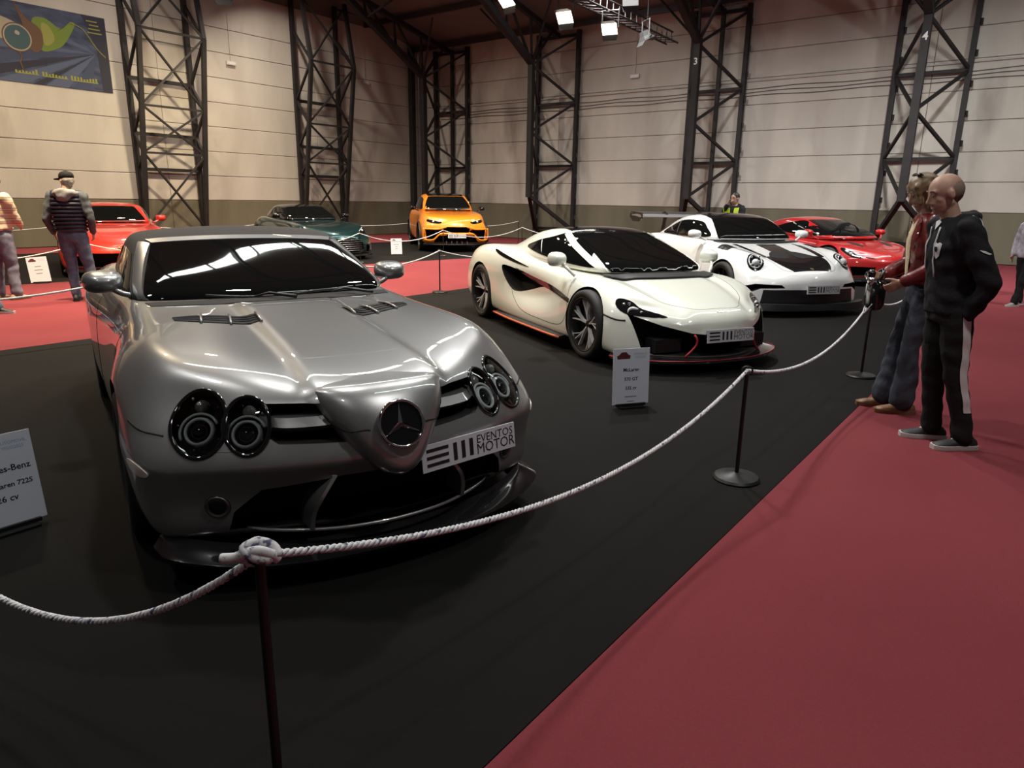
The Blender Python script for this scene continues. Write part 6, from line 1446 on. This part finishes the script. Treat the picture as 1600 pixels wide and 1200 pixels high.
    MB().tube(spline([(0, -.09, .10), (-.02, -.07, .16), (-.03, 0, .185), (-.02, .07, .16), (0, .09, .10)], 18), .010, 6).build('bag_handle', M['gloss_black'], bag, smooth=True)
    MB().tube(spline([(.02, -.10, -.06), (.05, -.05, -.13), (.06, .03, -.14), (.03, .10, -.06)], 16), .006, 6).build('bag_chain', M['lens'], bag, smooth=True)
    for (y, z, m_) in ((-.05, .13, M['gloss_black']), (.03, .15, M['gloss_black']), (.06, .1, M['chrome']), (0, .12, M['chrome'])): MB().ball((.05, y, z), (.03, .04, .035), 10, 8).build('bag_bow', m_, bag, smooth=True)
woman()
def cap_man():
    navy = noise_mix(mat('navy_quilted_vest', (.016, .019, .035), .5), (.012, .014, .028), (.022, .026, .045), 6); grey = cloth('grey_fleece', (.085, .095, .105)); hoodg = cloth('pale_grey_hood', (.22, .22, .22))
    r, HF, k, V_, jk = person('man in black cap and navy quilted vest seen from behind', at_z(128, 470, 0), 1.75, 1.78,
        arms=(((-.04, .285, 1.12), (.08, .26, .93)), ((-.04, -.28, 1.12), (.08, -.24, .94))), legs=((.0, .06, .2), (-.02, -.20, -.5)), head=(.85, .12), build=1.06, fine=.012, sleeve=.88, headx=.02, top=grey, trousers=M['jeans2'], shoes=(M['shoe_black'], M['shoe_black']), hair=M['hair_grey'], hem=.98, hood=True, detail=True, top_name='fleece')
    # quilted vest: stacked padded rings
    mb = MB()
    for i in range(10):
        z = .98 + i * .050; e = i / 9; rx, ry = (.150 + .012 * math.sin(e * PI) - .030 * max(0, e - .8) / .2) * 1.08 * k, (.195 + .014 * math.sin(e * PI) + .012 * e) * 1.08 * k
        mb.ball((0, 0, z * k), (rx, ry, .050 * k), 28, 8)
    vest = mb.build('quilted_vest', navy, r, smooth=True, fix=False)
    for s in (1, -1):
        mb2 = MB(); chain(mb2, [(V_(-.02, s * .07, 1.43), .09 * k), (V_(0, s * .155, 1.43), .085 * k)]); mb2.build('vest_shoulder', navy, r, smooth=True, fix=False)
    hd = MB()
    for t in np.linspace(-1.7, 1.7, 9): hd.ball(V_(-.06 - .07 * math.cos(t), .10 * math.sin(t), 1.485 - .02 * abs(math.sin(t))), .055 * k, 12, 8)
    hd.ball(V_(-.13, 0, 1.43), (.06 * k, .10 * k, .08 * k), 14, 10); fuse(hd, 'hood', .016, hoodg, r, 3, .006)
    hair_shell(HF, k, r, mat('grey_white_hair', (.34, .32, .29), .7), [('b', (-.03, 0, .0), (.085, .084, .075)), ('c', (-.07, 0, -.03), .045, (-.065, 0, -.07), .035)], .012)
    W = lambda x, y, z: HF @ (Vector((x, y, z)) * k)
    cp = MB(); cp.ball(W(-.012, 0, .055), (.106 * k, .090 * k, .075 * k), 22, 12, HF.to_3x3())
    cpo = cp.build('cap', M['c_black'], r, smooth=True)
    bm_ = MB(); v = []
    for t in np.linspace(-1.1, 1.1, 13):
        for rr_, zz in ((.08, .045), (.165, .030), (.165, .024), (.08, .038)): v.append(W(.005 + rr_ * math.cos(t), rr_ * .85 * math.sin(t), zz))
    bm_.add(v, [(i * 4 + q, i * 4 + (q + 1) % 4, i * 4 + 4 + (q + 1) % 4, i * 4 + 4 + q) for i in range(12) for q in range(4)]).build('cap_brim', M['c_black'], cpo, autosharp=40)
cap_man()
def striped_person():
    m = mat('striped_knit', (.6, .5, .38), .85); nt = m.node_tree; N = nt.nodes; L = nt.links
    tc = N.new('ShaderNodeTexCoord'); sp = N.new('ShaderNodeSeparateXYZ'); L.new(tc.outputs['Object'], sp.inputs[0])
    mu = N.new('ShaderNodeMath'); mu.operation = 'MULTIPLY'; mu.inputs[1].default_value = 7.0; L.new(sp.outputs['Z'], mu.inputs[0]); fr_ = N.new('ShaderNodeMath'); fr_.operation = 'FRACT'; L.new(mu.outputs[0], fr_.inputs[0])
    rp = N.new('ShaderNodeValToRGB'); L.new(fr_.outputs[0], rp.inputs[0]); rp.color_ramp.interpolation = 'CONSTANT'; E_ = rp.color_ramp.elements
    E_[0].color = (.62, .52, .36, 1); E_[0].position = 0; E_[1].color = (.70, .66, .56, 1); E_[1].position = .34
    for p_, c_ in ((.44, (.48, .30, .20, 1)), (.56, (.62, .46, .28, 1)), (.72, (.30, .24, .18, 1)), (.78, (.70, .66, .56, 1)), (.92, (.36, .22, .16, 1))): e = E_.new(p_); e.color = c_
    L.new(rp.outputs[0], N['Principled BSDF'].inputs['Base Color'])
    r, HF, k, V_, jk = person('person in striped cream jumper and pale jeans seen from behind', at_z(13, 468, 0), 1.45, 1.72, legs=((0, .13, .2), (.02, -.13, -.2)), head=(.3, .3), build=1.2, flare=1.2, top=m, trousers=M['jeans3'], shoes=(mat('beige_shoe', (.35, .27, .18), .7), M['tan']), hair=M['hair_grey'], hood=False, hem=1.0, detail=False, arms=(((.10, .26, 1.15), (.28, .16, 1.05)), ((.10, -.24, 1.15), (.30, -.12, 1.05))), top_name='jumper', leg_name='jeans', headx=.05)
    hair_shell(HF, k, r, M['hair_dark'], [('b', (-.022, 0, .035), (.104, .088, .090)), ('c', (-.07, 0, -.02), .045, (-.06, 0, -.06), .035)], .014)
    r, HF, k, V_, jk = person('person mostly cut off by the left picture edge wearing black shoes', at_z(-38, 492, 0), .15, 1.74, legs=((.20, .10, 0), (.10, -.12, -.1)), top=M['c_black'], trousers=M['jeans2'], shoes=(M['shoe_black'], M['sole_white']), hair=M['hair_dark'], hood=False, detail=False)
    hair_shell(HF, k, r, M['hair_dark'], [('b', (-.022, 0, .035), (.104, .088, .090))], .014)
striped_person()
def boy():
    lil = cloth('pale_lilac_sweat_cloth', (.42, .40, .45))
    r, HF, k, V_, jk = person('boy in pale lilac hooded top and black trousers at the right picture edge', at_z(1592, 478, 0), PI + .35, 1.50, legs=((.16, .02, 0), (-.10, -.08, 0)), head=(-.1, .1), build=1.0, top=lil, trousers=M['c_black2'], shoes=(mat('grey_shoe', (.22, .20, .19), .7), M['sole_white']), hair=M['hair_dark'], hem=.86, fine=.013, arms=(((-.02, .25, 1.15), (.10, .22, .88)), ((0, -.25, 1.15), (.1, -.22, .9))), top_name='hooded_top')
    hair_shell(HF, k, r, M['hair_dark'], [('b', (-.015, 0, .045), (.105, .092, .085)), ('b', (-.04, 0, 0), (.085, .09, .09)), ('c', (.06, -.04, .07), .028, (.08, .03, .05), .024), ('c', (.03, .07, .05), .025, (.04, .078, -.01), .02), ('c', (.03, -.07, .05), .025, (.04, -.078, -.01), .02)], .011)
    yel = cloth('mustard_sleeve', (.48, .25, .03))
    r2, HF2, k2, V2, j2 = person('person in mustard top stretching an arm out behind the boy', at_z(1640, 468, 0), PI + .2, 1.60, arms=(((.26, .20, 1.30), (.50, .12, 1.16)), ((.0, -.26, 1.13), (.1, -.24, .9))), head=(0, .1), top=yel, trousers=M['c_black2'], shoes=(M['shoe_black'], M['sole_white']), hair=M['hair_dark'], hood=False, detail=False, top_name='jumper')
    hair_shell(HF2, k2, r2, M['hair_dark'], [('b', (-.03, 0, .04), (.10, .09, .085))], .016)
boy()
def guard():
    vest = mat('fluorescent_vest', (.55, .75, .03), .6, emit=None)
    r, HF, k, V_, jk = person('guard in black jacket and yellow vest behind the winged coupe', (4.62, 15.1, 0), PI + .75, 1.70, arms=(((.10, .24, 1.18), (.13, .06, 1.0)), ((.16, -.24, 1.22), (.20, -.06, 1.52))), head=(-.15, .15), top=M['c_black'], trousers=M['c_black2'], shoes=(M['shoe_black'], M['shoe_black']), hair=M['hair_dark'], hem=.85, detail=True, fine=.014)
    hair_shell(HF, k, r, M['hair_dark'], [('b', (-.025, 0, .04), (.100, .086, .088))], .014)
    for s in (1, -1): surf_patch(jk, 'safety_vest', [V_(.6, s * y, z) for y, z in ((.05, 1.44), (.14, 1.45), (.165, 1.25), (.165, .95), (.02, .95), (.03, 1.2))], (-1, 0, 0), vest, r, off=.012, rings=5)
guard()
# ------------------------------------------------------------------ rope barriers
M['rope'] = noise_mix(mat('white_rope', (.62, .62, .64), .8), (.16, .17, .24), (.66, .66, .67), 90, 2, .30, .42)
M['post'] = mat('black_post', (.012, .012, .013), .4, .3)
def stanchion(x, y, label, h=.66, group='rope posts'):
    r = empty('rope_post', (x, y, 0)); tag(r, label, 'barrier post', group)
    MB().lathe([(.0, 0), (.125, 0), (.128, .008), (.118, .02), (.05, .028), (.02, .04), (.0, .04)], 32).build('base', M['post'], r, autosharp=40)
    MB().lathe([(.0, .03), (.0115, .03), (.0115, h - .02), (.0, h - .02)], 12).build('pole', M['post'], r, autosharp=40)
    MB().tube([(.03 * math.cos(t), .0, h - .0 + .022 * math.sin(t)) for t in np.linspace(0, 2 * PI, 14, endpoint=False)], .005, 6, closed=True).build('rope_eye', M['post'], r, smooth=True)
    return Vector((x, y, h))
def rope(p, q, sag, label, near=False, r=.0098, group='barrier ropes'):
    p = Vector(p); q = Vector(q); L_ = (q - p).length; n = 60 if near else 18
    pts = [p.lerp(q, t) - Vector((0, 0, sag * 4 * t * (1 - t))) for t in np.linspace(0, 1, n)]
    if not near: o = MB().tube(pts, r, 6).build('barrier_rope', M['rope'], None, smooth=True); tag(o, label, 'rope', group); return o
    root = empty('barrier_rope', p); tag(root, label, 'rope', group)
    for s in range(3):
        m_ = int(L_ / .008); w_ = []
        C = spline(pts, m_)
        for i, c in enumerate(C):
            t = (C[min(i + 1, m_ - 1)] - C[max(i - 1, 0)]).normalized(); u = t.cross(Vector((0, 0, 1))).normalized(); v = u.cross(t); a = i * .008 / .055 * 2 * PI + s * 2 * PI / 3
            w_.append(c + (u * math.cos(a) + v * math.sin(a)) * r * .45 - p)
        MB().tube(w_, r * .62, 6).build('strand', M['rope'] if s else M['rope_fleck'], root, smooth=True)
    return root
M['rope_fleck'] = noise_mix(mat('flecked_rope', (.5, .5, .52), .8), (.10, .11, .18), (.62, .62, .64), 60, 2, .40, .50)
G0 = at_z(442, 1300, 0); P1 = at_z(1150, 748, 0); P2 = at_z(1345, 588, 0)
t0 = stanchion(G0.x, G0.y, 'nearest black rope post, rope knotted round its top', .745)
t1 = stanchion(P1.x, P1.y, 'black rope post on the carpet edge right of the info sign', .625)
t2 = stanchion(P2.x, P2.y, 'black rope post beside the woman in red', .69)
h3 = hp(9.9, -1.2); t3 = stanchion(h3.x, h3.y, 'black rope post beyond the couple', .66)
tl = stanchion(-2.3, 2.25, 'rope post beyond the left picture edge', .62)
rope(t0, t1, .22, 'white twisted rope in front of the silver roadster', True); rope(t1, t2, .20, 'white twisted rope in front of the white supercar', True); rope(t2, t3, .16, 'white rope behind the woman in red', True)
rope(tl, t0, .37, 'white twisted rope leaving the picture at lower left', True)
def knot(p):
    r = empty('rope_knot', p); tag(r, 'lumpy white rope knot on top of the nearest post', 'knot')
    for k, pts in enumerate(([(-.03, 0, -.025), (-.03, .015, .0), (-.005, .02, .018), (.022, .012, .006), (.026, -.012, -.006), (0, -.024, .004), (-.024, -.012, .016), (.0, .005, .024), (.028, .012, .012), (.045, .0, -.006)],
                             [(-.075, -.01, -.008), (-.045, -.012, -.004), (-.02, -.016, .008), (.008, -.018, .016), (.03, -.008, .004), (.04, .004, -.014)])):
        MB().tube(spline(pts, 44), .0115, 8).build('rope_loop' if k == 0 else 'rope_tail', M['rope_fleck'] if k == 0 else M['rope'], r, smooth=True)
knot(t0 + Vector((0, -.005, .006)))
# barrier along the aisle behind the cars
AISLE = [(.6, 'aisle rope post beyond the left picture edge'), (3.8, 'aisle rope post hidden behind the silver roadster'), (6.1, 'aisle rope post behind the roadster windscreen'), (8.41, 'black rope post standing on the aisle edge by the white supercar'), (11.4, 'aisle rope post behind the white supercar')]
tops = []
for a, lb in AISLE:
    q = hp(a, -7.93); tops.append(stanchion(q.x, q.y, lb, .68))
for (u, v), lb in zip(zip(tops[:-1], tops[1:]), ('thin white rope crossing the aisle edge at far left', 'rope hidden behind the silver roadster', 'white rope rising from the roadster mirror to the aisle post', 'white rope running from the aisle post behind the white supercar')): rope(u, v, .18, lb, r=.010)
FAR = [(2.2, -13.5, 'far rope post beyond the left edge'), (5.14, -13.15, 'far rope post behind the man in the cap'), (8.2, -13.15, 'far rope post by the red car nose'), (11.2, -13.15, 'far rope post in front of the green car'), (14.1, -13.15, 'far rope post in front of the orange SUV'), (17.66, -13.15, 'far rope post right of the orange SUV'), (18.9, -11.0, 'far rope post near the back wall')]
ft = []
for a, b, lb in FAR:
    q = hp(a, b); ft.append(stanchion(q.x, q.y, lb, .68))
for (u, v), lb in zip(zip(ft[:-1], ft[1:]), ('rope beside the striped jumper', 'rope in front of the red car', 'rope between the red car and the green car', 'rope in front of the green car nose', 'rope crossing in front of the orange SUV', 'rope right of the orange SUV')): rope(u, v, .24, 'thin white ' + lb, r=.010)
BK = [(3.0, -20.6, 'rope post by the wall at far left'), (8.2, -20.0, 'rope post by the wall behind the red car'), (13.2, -18.9, 'rope post by the wall behind the green car'), (19.3, -18.2, 'rope post by the wall behind the orange SUV'), (19.4, -14.6, 'rope post by the back wall right of the orange SUV')]
bt = []
for a, b, lb in BK:
    q = hp(a, b); bt.append(stanchion(q.x, q.y, lb, .80))
for (u, v), lb in zip(zip(bt[:-1], bt[1:]), ('wall rope at far left', 'wall rope behind the red car', 'wall rope between the green car and the orange SUV', 'wall rope behind the orange SUV')): rope(u, v, .22, 'thin white ' + lb, r=.009)
# ------------------------------------------------------------------ information signs
M['inkgrey'] = mat('fine_grey_print', (.22, .23, .27), .6)
def sign(pos, face, lines, label, group='car information signs', tilt=.12, w_=.297, h_=.42, side=0.0):
    """white board on a low black foot; face = heading of the printed side in world xy"""
    f = Vector((face[0], face[1], 0)).normalized(); rt = Vector((-f.y, f.x, 0))     # viewer's right when looking at the print
    r = empty('information_sign', pos); tag(r, label, 'sign', group)
    q = Matrix((rt, Vector((0, 0, 1)), f)).transposed().to_4x4() @ Matrix.Rotation(side, 4, 'Z') @ Matrix.Rotation(-tilt, 4, 'X')
    bd = MB().box((-w_ / 2, .025, -.005), (w_ / 2, .025 + h_, 0)).build('board', M['paper'], r); bd.matrix_local = q
    # foot and prop
    ft_ = MB().box((-.10, 0, -.10), (.10, .012, .05)); ft_.box((-.012, .0, -.10), (.012, .26, -.085)); ft_.bar((0, .25, -.09), (0, .28, -.045), .02, .02); ft_.box((-.12, .012, -.004), (.12, .03, .012))
    fo = ft_.build('sign_foot', M['post'], r); fo.matrix_local = Matrix((rt, Vector((0, 0, 1)), f)).transposed().to_4x4()
    # small printed car and logo
    px, py = -w_ * .22, .025 + h_ * .87
    car_ = [(-.05, -.022), (-.055, 0), (-.035, .010), (-.018, .028), (.02, .030), (.038, .010), (.055, .002), (.052, -.022)]
    v = [Vector((px + a, py + b, .0008)) for a, b in car_]; meshobj('printed_car', v, [tuple(range(len(v)))], M['inkred'], bd, smooth=False)
    text_obj('AUTOMOVIL', .021, M['inkblue'], bd, 'printed_logo', (w_ * .24, py + .012, .001), sx=.95); text_obj('VIGO2025', .021, M['inkblue'], bd, 'printed_logo', (w_ * .24, py - .012, .001), sx=.95)
    y = .025 + h_ * .62
    for s, t in lines:
        if t[0] == '-':      # a line of print too small to read
            MB().box((-len(t) * s * .25, y - s * .22, .0004), (len(t) * s * .25, y + s * .22, .001)).build('printed_line', M['inkgrey'], bd)
        else: text_obj(t, s, M['ink'], bd, 'printed_text', (0, y, .001), bold=.0006)
        y -= s * 1.55 + .012
    return r
b0 = at_z(77, 805, .03); 
sign((b0.x - .105, b0.y - .105, 0), (.80, -.60), [(.040, 'Mercedes-Benz'), (.032, 'SLR McLaren 722S'), (.040, '626 cv')], 'white information sign cut by the left picture edge', tilt=.14)
b1 = at_z(985, 630, .03)
sign((b1.x, b1.y, 0), (.30, -.95), [(.038, 'McLaren'), (.036, '570 GT'), (.034, '532 cv'), (.016, '-' * 12), (.014, '-' * 8)], 'white information sign in front of the white supercar', tilt=.06)
b2 = at_z(65, 440, .03)
sign((b2.x, b2.y, 0), (.62, -.78), [(.030, '-' * 6), (.030, '-' * 8), (.030, '-' * 6)], 'white information sign in front of the bright red car', side=.06)
b3 = at_z(620, 397, .03)
sign((b3.x, b3.y, 0), (.3, -.95), [(.030, '-' * 9), (.026, '-' * 4), (.026, '-' * 5)], 'white information sign beside the orange SUV')
